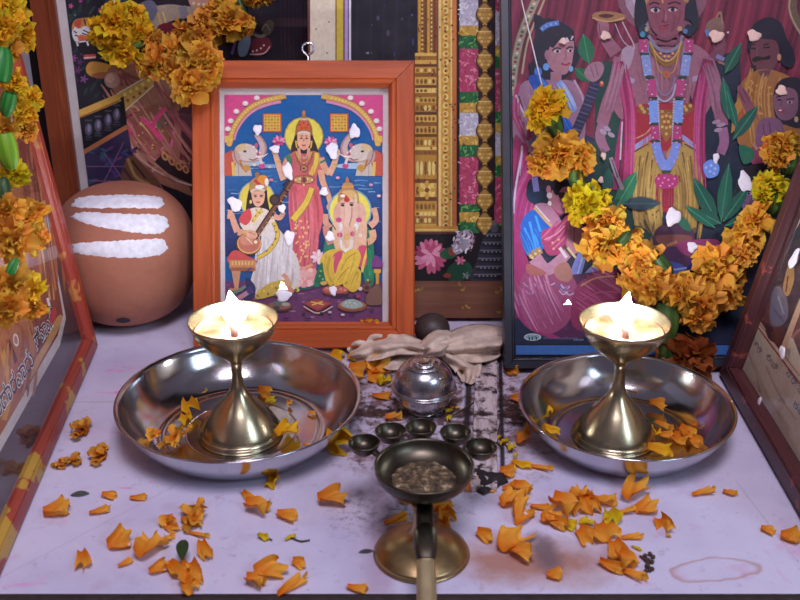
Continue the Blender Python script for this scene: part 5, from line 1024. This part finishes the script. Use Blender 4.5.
tag(o, 'off-white knotted cloth strip lying behind the small steel pot', 'cloth')
# painted batten
a, b, c_, d_ = on_z(470, 492), on_z(497, 492), on_z(497, 362), on_z(476, 362)
mb = MB(); vs = []; cx = (a.x+b.x)/2
for p_ in (a, b, c_, d_): vs.append((p_.x, p_.y, .0002))
for p_ in (a, b, c_, d_): vs.append((p_.x, p_.y, .0052))
mb.add(vs, [(0, 3, 2, 1), (4, 5, 6, 7), (0, 1, 5, 4), (1, 2, 6, 5), (2, 3, 7, 6), (3, 0, 4, 7)], None, False); o = mb.build('wooden_batten', M['batten']); bv = o.modifiers.new('b', 'BEVEL'); bv.width = .0007; bv.segments = 2
tag(o, 'dirty white painted batten running back beside the small steel pot', 'batten')
# ------------------------------------------------------------------ marigolds
def petal_grid(mb, T, L, W, curl, ruf, seed, base, tip, nl=5, nw=4, twist=0.0, cup=.25, claw=.14):
    """one ray petal: narrow claw opening to a broad, ruffled, lobed end; T maps local (x along, y across, z) to the mesh"""
    rr = random.Random(seed); ph = rr.uniform(0, 9); vs = []; N1 = nw+1; cols = []; lob = rr.choice((2, 3, 3)); off = rr.uniform(0, 50); lean = rr.uniform(-.18, .18)
    for i in range(nl+1):
        f = i/nl; w = W*(claw+(1-claw)*min(1, f/.72)**.8)*(1-.16*max(0, f-.8)/.2)
        for j in range(N1):
            g = j/nw*2-1; edge = 1-.16*g*g+.07*math.cos(lob*PI*g)-(.10*rr.random() if i == nl else 0)
            x = L*f*(1+(edge-1)*f*f); y = w*.5*g+lean*L*f*f
            q = noise.noise(Vector((f*3+off, g*2.2, off)))
            z = curl*L*math.sin(f*PI*.6)*f+cup*W*g*g*(1-f*.7)+ruf*W*f*(math.sin(g*5.2+ph)*(.3+.7*f)+1.1*q)
            if twist: a = twist*f; y, z = y*math.cos(a)-z*math.sin(a), y*math.sin(a)+z*math.cos(a)
            vs.append(T @ Vector((x, y, z)))
            k = min(1, f*1.15)*(1+.18*q); cols.append(tuple(base[c]*(1-k)+tip[c]*k for c in range(3)))
    fs = []; fc = []
    for i in range(nl):
        for j in range(nw):
            q = (i*N1+j, (i+1)*N1+j, (i+1)*N1+j+1, i*N1+j+1); fs.append(q); fc.append([cols[v] for v in q])
    mb.add(vs, fs, fc)
PALS = {'yellow': ((232, 150, 8), (255, 206, 44)), 'orange': ((228, 118, 14), (255, 188, 70)), 'deep': ((218, 110, 22), (255, 186, 76)), 'lemon': ((206, 168, 16), (240, 214, 40)), 'brown': ((96, 44, 20), (164, 88, 36))}
def bloom_mesh(kind, seed, droop=0.0):
    """unit-radius double marigold facing +z"""
    rr = random.Random(seed); mb = MB(); b, t2 = PALS[kind]
    for layer, (n, el, L, W) in enumerate(((7, -12, 1.0, .72), (8, 8, 1.08, .80), (8, 28, 1.0, .78), (6, 48, .9, .72), (5, 66, .74, .62), (3, 80, .6, .5))):
        for k in range(n):
            az = 2*PI*(k+.5*(layer % 2))/n+rr.uniform(-.22, .22); e = math.radians(el+rr.uniform(-14, 14)-droop*25)
            T = Matrix.Translation((0, 0, .08+.05*layer)) @ Matrix.Rotation(az, 4, 'Z') @ Matrix.Rotation(-e, 4, 'Y') @ Matrix.Rotation(rr.uniform(-.5, .5), 4, 'X')
            j = rr.uniform(.86, 1.12); bb = rgb(*[min(255, v*j) for v in b]); tt = rgb(*[min(255, v*rr.uniform(.88, 1.06)) for v in t2])
            petal_grid(mb, T, L*rr.uniform(.68, 1.22), W*rr.uniform(.7, 1.25), rr.uniform(-.35, .4), rr.uniform(.16, .32), rr.random(), bb, tt, 4, 5, rr.uniform(-.6, .6))
    me = mb.mesh('marigold_bloom'); me.materials.append(M['petal']); return me
BL = {k: [bloom_mesh(k, 10*i+s) for i in range(3)] for s, k in enumerate(('yellow', 'orange', 'deep', 'lemon'))}
BL['brown'] = [bloom_mesh('brown', 77, .6)]
def calyx_mesh(col, col2, seed):
    mb = MB(); n = 14; prof = [(.0, -.84), (.22, -.8), (.42, -.55), (.53, -.15), (.55, .3), (.5, .7), (.44, .85)]
    vs = []; fs = []; fc = []
    for k in range(n):
        a = 2*PI*k/n; rd = 1+.10*(k % 2)+.08*math.sin(3*a+seed)
        for r, z in prof: vs.append((r*rd*math.cos(a), r*rd*math.sin(a), z))
    m = len(prof)
    for k in range(n):
        for i in range(m-1): fs.append((k*m+i, ((k+1) % n)*m+i, ((k+1) % n)*m+i+1, k*m+i+1)); fc.append(col if k % 2 else col2)
    fs.append(tuple(k*m for k in range(n))[::-1]); fc.append(col); mb.add(vs, fs, fc)
    me = mb.mesh('calyx'); me.materials.append(M['green']); return me
CX = {'dark': calyx_mesh(rgb(44, 74, 34), rgb(66, 96, 44), 1), 'mid': calyx_mesh(rgb(66, 106, 44), rgb(92, 126, 56), 2), 'lime': calyx_mesh(rgb(120, 176, 40), rgb(150, 196, 60), 3), 'bright': calyx_mesh(rgb(40, 130, 50), rgb(76, 156, 70), 4)}
def orient(d): return Vector(d).to_track_quat('Z', 'Y').to_matrix().to_4x4()
def toward(px, py, fx, fy, out):
    """facing direction: fx,fy across the photo (right, down), out toward the viewer"""
    d = ray(px, py).normalized(); r = RT; u = r.cross(d).normalized()
    return (r*fx-u*fy-d*out).normalized()
def garland(label, loc, items, calyces, strings, depth):
    root = empty('marigold_garland', label, 'garland', loc); rr = random.Random(len(items)*7); L0 = Vector(loc)
    for it in items:
        x, y, r, kind = it[:4]; off = it[4] if len(it) > 4 else 0
        P = depth(x, y, off); sc_ = r*(P-CAM).dot(FW)/F
        fd = it[5] if len(it) > 5 else (rr.uniform(-.6, .6), rr.uniform(-.1, .9), 1.0)
        o = bpy.data.objects.new('marigold_bloom', rr.choice(BL[kind])); COL.objects.link(o); o.parent = root
        mt = Matrix.Translation(P-L0) @ orient(toward(x, y, *fd)) @ Matrix.Rotation(rr.uniform(0, 6.3), 4, 'Z') @ Matrix.Diagonal((sc_*.98, sc_*1.06, sc_*.85, 1)); o.matrix_local = mt
        if kind in ('yellow', 'lemon'): o['label'] = 'yellow marigold bloom'
    for it in calyces:
        x, y, r, kind, fd = it[:5]; off = it[5] if len(it) > 5 else 0
        P = depth(x, y, off); sc_ = r*(P-CAM).dot(FW)/F
        o = bpy.data.objects.new('calyx', CX[kind]); COL.objects.link(o); o.parent = root
        o.matrix_local = Matrix.Translation(P-L0) @ orient(toward(x, y, fd[0], fd[1], .15)) @ Matrix.Diagonal((sc_, sc_, sc_*1.15, 1)); o['label'] = 'green flower cup'
    for s_ in strings:
        mb = MB(); tube(mb, [depth(x, y, off)-L0 for x, y, off in s_], .0006, 6); mb.build('thread', M['string'], root)
    return root
# over the right picture
def dep_r(x, y, off=0): return RP.world(x, y, .037+off)
garland('orange and yellow marigold garland draped over the right blue picture', RP.world(640, 280, .03),
    [(548, 107, 20, 'yellow', 0, (0, -.7, 1)), (540, 118, 14, 'yellow', .002, (-.5, .2, 1)), (560, 155, 27, 'orange', 0, (-.2, .3, 1)), (545, 160, 17, 'orange', .004, (-.6, .3, 1)), (578, 158, 19, 'orange', .004, (.6, .1, 1)),
     (586, 203, 21, 'lemon', 0, (-.5, .2, 1)), (600, 200, 12, 'lemon', .003), (606, 224, 22, 'orange', .002, (.2, .1, 1)), (603, 246, 22, 'orange', .005, (-.3, .8, 1)), (622, 242, 18, 'orange', .002, (.5, .4, 1)),
     (640, 262, 24, 'deep', 0, (.1, -.2, 1)), (650, 284, 24, 'deep', .003, (.1, .8, 1)), (632, 282, 15, 'deep', .004, (-.6, .7, 1)),
     (682, 292, 25, 'deep', 0, (-.2, .2, 1)), (700, 300, 22, 'deep', .005, (.2, .9, .8)), (697, 316, 17, 'deep', .004, (0, 1, .6)),
     (714, 268, 23, 'orange', -.002, (-.2, .1, 1)), (722, 292, 20, 'deep', -.006, (0, .8, 1)), (733, 268, 16, 'deep', -.010, (.2, .3, 1)),
     (746, 240, 22, 'orange', -.004, (-.3, -.1, 1)), (756, 222, 19, 'orange', .003, (-.3, -.6, 1)), (742, 254, 15, 'deep', .005, (-.3, .8, 1)),
     (773, 187, 18, 'lemon', 0, (-.4, .3, 1)), (764, 194, 13, 'lemon', .003, (-.7, .5, 1)), (783, 146, 19, 'orange', 0, (-.3, .2, 1)), (776, 156, 13, 'orange', .003, (-.6, .6, 1))],
    [(555, 126, 15, 'mid', (-.25, -1)), (578, 184, 15, 'mid', (-.3, -1)), (592, 190, 10, 'mid', (.3, 1)), (625, 238, 9, 'dark', (-.5, .6), .014), (664, 268, 14, 'dark', (-.6, -.8), .006), (656, 256, 10, 'dark', (-.6, -.8)), (668, 322, 20, 'mid', (0, -1), -.004), (665, 346, 18, 'dark', (0, -1), -.008), (775, 203, 14, 'mid', (.2, -1)), (790, 163, 14, 'mid', (.1, -1)), (733, 262, 8, 'dark', (-.4, -.8))],
    [[(520, -6, -.012), (532, 44, -.010), (544, 94, -.006)], [(548, 105, -.004), (562, 155, -.006), (588, 204, -.008), (612, 240, -.008), (648, 278, -.008), (690, 300, -.008), (725, 272, -.008), (752, 236, -.008), (774, 190, -.008), (786, 148, -.008)]], dep_r)
# across the top of the back left picture
def dep_b(x, y, off=0): return on_y(x, y, 1.125+off)
garland('marigold garland hanging across the top of the big back left picture', on_y(160, 40, 1.12),
    [(118, 24, 24, 'yellow', 0, (-.2, -.4, 1)), (104, 32, 16, 'yellow', -.004, (-.7, .2, 1)), (122, 48, 21, 'yellow', -.006, (-.1, .7, 1)), (136, 32, 18, 'yellow', -.002, (.5, .2, 1)), (112, 12, 12, 'yellow', 0, (-.2, -.9, .6)), (134, 14, 12, 'yellow', 0, (.4, -.8, .8)),
     (154, 42, 16, 'deep', 0, (-.2, .2, 1)), (162, 60, 20, 'orange', -.004, (-.1, .5, 1)), (176, 50, 17, 'orange', -.002, (.3, .1, 1)), (148, 66, 12, 'orange', -.004, (-.6, .6, 1)), (182, 30, 11, 'deep', 0),
     (202, 38, 20, 'deep', -.004, (.1, -.2, 1)), (204, 22, 14, 'deep', 0, (-.1, -.7, 1)), (200, 60, 19, 'orange', -.112, (.1, .4, 1)), (190, 84, 20, 'orange', -.118, (-.1, .8, 1)), (204, 74, 17, 'orange', -.116, (.3, .5, 1)), (177, 72, 13, 'deep', -.09, (-.5, .6, 1)), (212, 62, 11, 'orange', -.115, (.6, .3, 1)),
     (230, 20, 20, 'orange', -.004, (.1, .1, 1)), (222, 8, 14, 'orange', 0, (-.2, -.6, 1)), (244, 24, 12, 'orange', -.002, (.6, .4, 1)), (254, -2, 11, 'orange', 0, (0, 1, .5)), (266, -4, 9, 'orange', 0, (.2, 1, .5))],
    [(139, 44, 9, 'mid', (-.7, .2), -.006), (165, 45, 8, 'dark', (.3, .9), -.006), (186, 44, 11, 'dark', (.8, .1), -.004), (240, 4, 10, 'dark', (.3, 1), .004)],
    [[(112, -6, 0), (118, 14, 0), (124, 40, .002), (160, 52, .002), (198, 52, .002), (228, 18, .002), (256, -8, .002)]], dep_b)
# on the left picture
def dep_l(x, y, off=0): return LP.world(x, y, .037+off)
garland('marigold garland with bright green cups hanging over the left picture', LP.world(10, 180, .034),
    [(6, 8, 20, 'yellow', 0, (.2, .2, 1)), (0, 28, 18, 'yellow', 0, (.1, .3, 1)), (20, 36, 16, 'yellow', 0, (.6, .4, 1)), (8, 46, 14, 'orange', 0, (.1, .6, 1)), (14, 84, 15, 'yellow', 0, (.1, -.2, 1)), (28, 98, 14, 'yellow', 0, (.6, .2, 1)), (24, 112, 13, 'yellow', .004, (.5, .6, 1)), (4, 130, 16, 'orange', 0, (.1, .3, 1)), (26, 130, 12, 'orange', 0, (.6, .4, 1)),
     (12, 172, 15, 'lemon', 0, (.2, .2, 1)), (20, 178, 10, 'lemon', .004, (.4, .4, 1)), (4, 210, 22, 'orange', 0, (.1, .2, 1)), (26, 214, 20, 'orange', 0, (.4, .2, 1)), (12, 238, 22, 'orange', .004, (.2, .5, 1)), (34, 240, 15, 'orange', 0, (.7, .4, 1)),
     (8, 286, 22, 'orange', 0, (.1, .2, 1)), (26, 290, 20, 'yellow', .003, (.4, .4, 1)), (6, 308, 18, 'orange', .004, (.1, .8, 1)), (30, 306, 15, 'orange', .003, (.4, .8, 1))],
    [(2, 64, 18, 'bright', (-.2, 1), .010), (8, 105, 13, 'bright', (.3, -1), .012), (8, 152, 19, 'lime', (-.2, -1), .010), (4, 188, 12, 'dark', (0, 1), .004), (13, 266, 9, 'bright', (-.4, .8), .012)],
    [[(4, -6, -.006), (10, 60, -.006), (12, 130, -.006), (10, 200, -.006), (14, 300, -.006)]], dep_l)
# withered bloom on the shelf
def withered(x, y, r, label, tilt, group=None):
    P = on_z(x, y, .025); s_ = r*(P-CAM).dot(FW)/F
    o = bpy.data.objects.new('withered_marigold', BL['brown'][0]); COL.objects.link(o)
    o.matrix_world = Matrix.Translation(P) @ orient(toward(x, y, .1, .3, 1)) @ Matrix.Diagonal((s_, s_*.85, s_*.45, 1)); return tag(o, label, 'flower', group)
withered(690, 357, 30, 'withered brown marigold behind the smaller right plate', (.5, .1, .4))

# ------------------------------------------------------------------ loose petals
def one_petal(kind, seed):
    rr = random.Random(seed); mb = MB(); b, t2 = PALS[kind]
    petal_grid(mb, Matrix.Translation((-.5, 0, .02)), 1, {0: .92, 1: .66, 2: .82, 3: .42}[seed % 4], rr.uniform(.02, .26), .30, seed, rgb(*b), rgb(*t2), 10, 10, rr.uniform(-.7, .7), .34, .42)
    lo = min(v[2] for v in mb.v); mb.v = [(x, y, z-lo) for x, y, z in mb.v]; me = mb.mesh('marigold_petal'); me.materials.append(M['petal']); return me
PT = {k: [one_petal(k, i+8*s) for i in range(8 if k == 'orange' else 4)] for s, k in enumerate(('orange', 'yellow', 'lemon', 'deep'))}
def tuft_mesh(seed, kind, n, spread):
    rr = random.Random(seed); mb = MB(); b, t2 = PALS[kind]
    for k in range(n):
        T = Matrix.Translation((rr.uniform(-.3, .3)*spread, rr.uniform(-.22, .22)*spread, rr.uniform(.0, .12))) @ Matrix.Rotation(rr.uniform(0, 6.28), 4, 'Z') @ Matrix.Rotation(-rr.uniform(0, .7), 4, 'Y')
        j = rr.uniform(.8, 1.05); petal_grid(mb, T, rr.uniform(.35, .6), rr.uniform(.3, .5), rr.uniform(-.1, .4), .26, rr.random(), rgb(*[v*j for v in b]), rgb(*[v*j for v in t2]), 5, 4, rr.uniform(-.8, .8))
    lo = min(v[2] for v in mb.v); mb.v = [(x, y, z-lo) for x, y, z in mb.v]; me = mb.mesh('marigold_tuft'); me.materials.append(M['petal']); return me
TF = [tuft_mesh(1, 'orange', 9, 1), tuft_mesh(2, 'orange', 12, 1.3), tuft_mesh(3, 'deep', 8, 1), tuft_mesh(4, 'brown', 9, 1)]
NAMES = {'petal': 'marigold_petal', 'tuft': 'marigold_tuft'}
prr = random.Random(21)
def lay(x, y, size, ang, kind, label, group=None, z=.0004, typ='petal', flat=1.0, tilt=0.0, cat='petal'):
    """a loose petal lying at photo point (x,y): size px long, ang degrees on the photo (0 = across)"""
    P = on_z(x, y, z); s_ = size*(P-CAM).dot(FW)/F
    me = (TF[kind] if typ == 'tuft' else prr.choice(PT[kind]))
    a = math.radians(-ang); a = math.atan2(math.sin(a)/.55, math.cos(a)); ll = math.hypot(math.cos(a), .55*math.sin(a)); s_ = .77*s_/max(ll, .62)
    o = bpy.data.objects.new(NAMES[typ], me); COL.objects.link(o)
    o.matrix_world = Matrix.Translation(P) @ Matrix.Rotation(a, 4, 'Z') @ Matrix.Rotation(tilt, 4, 'X') @ Matrix.Diagonal((s_, s_*prr.uniform(.9, 1.15), s_*flat, 1)); return tag(o, label, cat, group)
# single things that stand out
S = lambda *a, **k: lay(*a, **k)
S(82, 434, 34, 20, 0, 'crumpled orange marigold tuft nearest the left painted frame', typ='tuft', cat='petals', flat=.9)
S(66, 464, 36, -14, 2, 'long orange marigold shred below the crumpled tuft by the left frame', typ='tuft', cat='petals', flat=.6); S(100, 458, 36, 12, 0, 'orange marigold shred left of the wide plate, ending in a curl', typ='tuft', cat='petals', flat=.6)
S(182, 519, 46, -6, 1, 'large orange marigold tuft lying in front of the wide left plate', typ='tuft', cat='petals', flat=.8)
S(168, 438, 40, 12, 1, 'large crumpled orange tuft lying inside the wide left plate', z=.006, typ='tuft', cat='petals', flat=.9)
S(84, 562, 30, 52, 'orange', 'narrow orange petal lying aslant in the front left corner', flat=.8)
S(332, 503, 34, -14, 'orange', 'broad orange petal between the wide plate and the bronze lamp foot')
S(277, 483, 20, 80, 'yellow', 'yellow petal leaning at the front rim of the wide left plate', tilt=.6); S(346, 449, 28, 62, 'yellow', 'yellow petal curled right of the wide plate, by the small cups', tilt=.4)
S(670, 528, 24, 60, 'orange', 'upright curled orange petal alone in the right foreground', tilt=.7)
S(357, 592, 28, 14, 'orange', 'orange petal at the front edge left of the lamp handle')
S(555, 578, 22, 4, 'orange', 'orange petal on the brown stain near the front edge')
S(768, 532, 18, 10, 'orange', 'small orange petal right of the water ring, left of a longer one'); S(791, 540, 26, 8, 'orange', 'longer orange petal at the far right of the shelf')
S(703, 494, 30, -12, 'orange', 'orange petal with a dry tail in front of the right plate'); S(730, 495, 18, 12, 'orange', 'short orange petal right of the one with a dry tail')
def cluster(label, group, items, z=.0004):
    for it in items:
        x, y, s_, a, k = it[:5]; lay(x, y, s_, a, k, label, group, z, flat=prr.uniform(.7, 1.15), tilt=prr.uniform(-.25, .35))
cluster('orange marigold petal in the loose row before the left frame corner', 'petals by the left frame', [(58, 515, 34, -10, 'orange'), (62, 509, 18, -24, 'orange'), (101, 514, 28, -10, 'orange'), (110, 497, 22, 4, 'orange'), (139, 500, 24, 4, 'orange')])
cluster('orange marigold petal in the heap around the green leaf, front left', 'petals around the green leaf', [(150, 552, 30, -50, 'orange'), (164, 541, 26, -16, 'orange'), (199, 536, 30, 10, 'orange'), (203, 553, 28, 70, 'orange'), (160, 569, 26, -30, 'orange'), (178, 573, 34, 28, 'orange'), (192, 578, 30, 60, 'orange'), (190, 590, 26, 30, 'orange'), (172, 530, 20, 20, 'deep')])
cluster('orange marigold petal left of the heap around the green leaf', 'petals left of the leaf heap', [(120, 544, 28, -24, 'orange'), (127, 565, 20, -22, 'orange')])
cluster('long orange petal in the short row before the wide left plate', 'long petals before the wide plate', [(248, 497, 22, 34, 'orange'), (258, 513, 34, 6, 'orange'), (288, 518, 30, 4, 'orange')])
cluster('broad orange petal in the front group left of the lamp foot', 'broad petals at the front edge', [(268, 572, 34, -20, 'orange'), (256, 586, 28, 10, 'orange'), (291, 587, 36, -34, 'orange'), (300, 564, 20, 8, 'orange')])
cluster('small petal on the steel inside the wide left plate', 'petals in the wide plate', [(203, 393, 13, -20, 'yellow'), (190, 412, 18, 50, 'yellow'), (187, 420, 14, 60, 'yellow'), (266, 394, 22, 16, 'orange'), (270, 401, 12, -30, 'lemon'), (289, 436, 26, -34, 'yellow'), (307, 446, 9, 0, 'orange'), (312, 414, 11, 20, 'orange'), (291, 405, 8, 50, 'orange')], .0034)
cluster('orange petal on the dirty boards between the wide plate and the steel pot', 'petals on the dirty boards', [(357, 374, 28, 20, 'orange'), (379, 371, 30, -24, 'orange'), (376, 379, 20, 60, 'orange'), (382, 399, 26, 10, 'orange'), (384, 384, 13, -50, 'lemon'), (338, 358, 22, 30, 'yellow'), (352, 361, 13, 0, 'yellow'), (394, 420, 22, -6, 'deep')])
cluster('orange petal under and beside the foot of the bronze hand lamp', 'petals by the lamp foot', [(398, 523, 36, -12, 'orange'), (440, 511, 34, -6, 'orange'), (447, 518, 20, 60, 'orange'), (445, 528, 24, 70, 'orange'), (404, 500, 22, 30, 'deep'), (470, 487, 20, -50, 'orange'), (489, 492, 18, 8, 'orange')])
cluster('orange marigold petal in the group right of the bronze hand lamp', 'petals right of the bronze lamp', [(521, 467, 26, 26, 'yellow'), (541, 469, 30, 8, 'orange'), (508, 475, 22, 10, 'orange'), (512, 489, 26, -10, 'orange'), (522, 493, 24, 20, 'orange'), (511, 503, 28, -30, 'orange'), (519, 517, 24, -60, 'orange'), (486, 537, 24, 18, 'orange'), (508, 543, 30, -56, 'orange'), (522, 558, 32, 10, 'orange')])
cluster('orange marigold petal in the big scatter before the right plate', 'petals before the right plate', [(541, 510, 28, 10, 'orange'), (563, 514, 34, 24, 'orange'), (556, 526, 30, 40, 'orange'), (548, 520, 22, -30, 'orange'), (580, 499, 26, -24, 'orange'), (590, 508, 26, 70, 'orange'), (603, 506, 34, 8, 'orange'), (624, 514, 30, -12, 'orange'), (634, 496, 30, -44, 'orange'), (647, 511, 32, -10, 'orange'), (588, 537, 26, 34, 'orange'), (607, 535, 28, 54, 'orange'), (632, 538, 28, -6, 'orange'), (619, 553, 26, 74, 'orange'), (612, 570, 32, 30, 'orange'), (633, 576, 36, 18, 'orange'), (624, 566, 22, 50, 'orange')])
cluster('yellow slip of petal in the big scatter before the right plate', 'yellow slips before the right plate', [(571, 527, 16, 20, 'lemon'), (586, 524, 16, -20, 'lemon'), (612, 521, 20, 70, 'lemon'), (637, 549, 14, 18, 'lemon')])
cluster('petal lying inside the smaller right plate', 'petals in the smaller right plate', [(547, 413, 16, 60, 'yellow'), (551, 432, 22, 40, 'yellow'), (633, 393, 18, 4, 'orange'), (658, 408, 22, 10, 'orange'), (664, 427, 24, 30, 'orange'), (665, 438, 24, 10, 'orange'), (633, 451, 24, -20, 'orange'), (660, 452, 32, 6, 'yellow'), (680, 441, 20, 34, 'orange'), (686, 436, 22, 40, 'orange'), (699, 428, 18, 20, 'orange'), (694, 444, 18, 50, 'orange'), (651, 437, 16, -40, 'yellow')], .0032)
cluster('dried brown petal scrap on the boards left of the right plate', 'dried scraps by the right plate', [(512, 373, 18, 20, 'deep'), (519, 401, 22, 0, 'deep'), (522, 441, 22, -40, 'deep'), (455, 408, 14, 0, 'deep')])
# petal lodged on the centre frame's ledge, and the dark scrap, leaf and sprig
mb = MB()
for (x, y, s_, a) in ((361.5, 320, 5, 30), (368, 319.5, 9, -8), (376, 320.6, 8, 24)):
    c = CP.uv(x, y, .0125); k = s_*(CP.O-CAM).dot(FW)/F
    T = Matrix.Translation(CP.world(x, y, .0145)) @ CP.M.to_3x3().to_4x4() @ Matrix.Rotation(math.radians(-a), 4, 'Z') @ Matrix.Translation((-k/2, 0, 0))
    petal_grid(mb, T, k, k*.6, .2, .2, x, rgb(176, 70, 8), rgb(240, 160, 30), 4, 4)
tag(mb.build('marigold_petal', M['petal']), 'small shrivelled yellow petal on the lower ledge of the orange frame', 'petal')
def leafmesh(P, L, W, ang, col, name, label, cat, lift=.002):
    mb = MB(); a = math.radians(ang); vs = []; n = 8
    for i in range(n+1):
        f = i/n; w_ = W*math.sin(PI*(.04+.92*f))
        for g in (-1, -.5, 0, .5, 1):
            x = (f-.5)*L; y = w_*g/2; z = lift*(.3+math.sin(PI*f))+.25*W*abs(g)*.5
            vs.append((P.x+x*math.cos(a)-y*math.sin(a), P.y+x*math.sin(a)+y*math.cos(a), P.z+z))
    fs = [(i*5+j, (i+1)*5+j, (i+1)*5+j+1, i*5+j+1) for i in range(n) for j in range(4)]
    mb.add(vs, fs, col); return tag(mb.build(name, M['green']), label, cat)
leafmesh(on_z(183, 552, .008), .024, .009, 98, rgb(52, 72, 34), 'green_leaf', 'dark green leaf standing out of the orange heap, front left', 'leaf', .003)
leafmesh(on_z(80, 495, .0006), .014, .006, 10, rgb(84, 92, 78), 'dry_leaf', 'small grey green dry leaf near the left frame', 'leaf', .001)
leafmesh(on_z(366, 552, .0004), .011, .004, 10, rgb(80, 78, 76), 'dry_leaf', 'small grey dry flake left of the lamp foot', 'leaf', .0006)
mb = MB(); q = on_z(487, 483); rr = random.Random(5); n = 14; vs = [(q.x, q.y, .005)]
for rad, z in ((.5, .0055), (.85, .004), (1, .0004)):
    for k in range(n): a = 2*PI*k/n; j = 1+.25*math.sin(3*a+1)+.12*rr.uniform(-1, 1); vs.append((q.x+.0135*rad*j*math.cos(a), q.y+.015*rad*j*math.sin(a), z+.001*rr.uniform(0, 1)))
fs = [(0, 1+k, 1+(k+1) % n) for k in range(n)]+[(1+r_*n+k, 1+(r_+1)*n+k, 1+(r_+1)*n+(k+1) % n, 1+r_*n+(k+1) % n) for r_ in range(2) for k in range(n)]
mb.add(vs, fs, None, False); tag(mb.build('charred_scrap', M['char']), 'black charred scrap at the near end of the white batten', 'scrap')
mb = MB(); q0 = on_z(640, 556, .001); q1 = on_z(650, 572, .001)
tube(mb, [q0, (q0+q1)/2+Vector((.002, 0, .001)), q1], .0009, 6)
for x, y in ((645, 556), (648, 560), (652, 562), (647, 566), (653, 557), (646, 571), (652, 569), (650, 554)):
    c = on_z(x, y, .0015); lathe(mb, [(0, -.0014), (.0017, -.0004), (.0014, .0012), (0, .002)], 8, None, c, 2)
tag(mb.build('dry_sprig', M['twig']), 'tiny dark dry sprig with seed heads by the front petals', 'sprig')
def sprig(label, branches, buds):
    root = empty('flower_sprig', label, 'sprig', on_z(*branches[0][0])); L0 = root.location
    for b in branches:
        mb = MB(); tube(mb, [on_z(x, y, .0014)-L0 for x, y in b], .0006, 6); mb.build('stem', M['twig'], root)
    for x, y, s_ in buds:
        o = bpy.data.objects.new('bud', prr.choice(PT['lemon'])); COL.objects.link(o); o.parent = root; P = on_z(x, y, .0012)-L0; k = s_*.85/F
        o.matrix_local = Matrix.Translation(P) @ Matrix.Rotation(prr.uniform(0, 6), 4, 'Z') @ Matrix.Diagonal((k, k, k, 1))
sprig('dry yellow green flower sprig right of the white batten', [[(490, 428), (498, 436), (505, 444), (512, 452)], [(500, 424), (497, 440), (503, 448)], [(486, 420), (494, 414), (500, 410)]], [(505, 443, 12), (511, 451, 12), (498, 438, 9), (515, 456, 10), (494, 452, 9)])
sprig('thin dry stems left of the white batten, below the cloth', [[(452, 416), (462, 410), (474, 402)], [(448, 420), (450, 410), (449, 404)], [(456, 404), (452, 412), (446, 416)]], [(449, 414, 9), (450, 420, 8)])
sprig('small yellow green scraps in front of the wide left plate', [[(258, 534), (266, 537), (272, 540)], [(288, 536), (300, 541), (310, 540)]], [(264, 538, 12), (290, 538, 12)])
# ------------------------------------------------------------------ lights
w = bpy.data.worlds.new('world'); sc.world = w; w.use_nodes = True
w.node_tree.nodes['Background'].inputs[0].default_value = (.54, .46, .62, 1); w.node_tree.nodes['Background'].inputs[1].default_value = .17
def area(name, loc, target, sx, sy, power, col):
    l = bpy.data.lights.new(name, 'AREA'); l.shape = 'RECTANGLE'; l.size = sx; l.size_y = sy; l.energy = power; l.color = col
    o = bpy.data.objects.new(name, l); COL.objects.link(o); o.location = loc
    o.rotation_euler = (Vector(target)-Vector(loc)).to_track_quat('-Z', 'Y').to_euler(); return o
area('ceiling_lamp', (.1, -.05, 1.8), (.02, .9, .1), .6, .6, 22, (.90, .80, .98))
area('window', (1.15, -.35, 1.15), (0, .75, 0), .5, .6, 8, (.62, .78, 1.0))
sc.view_settings.view_transform = 'Standard'; sc.view_settings.look = 'None'; sc.view_settings.gamma = 1; sc.view_settings.exposure = .14
sc.view_settings.use_curve_mapping = False
sc.cycles.use_denoising = True
sc.cycles.max_bounces = 8; sc.cycles.transparent_max_bounces = 12; sc.cycles.sample_clamp_indirect = 6
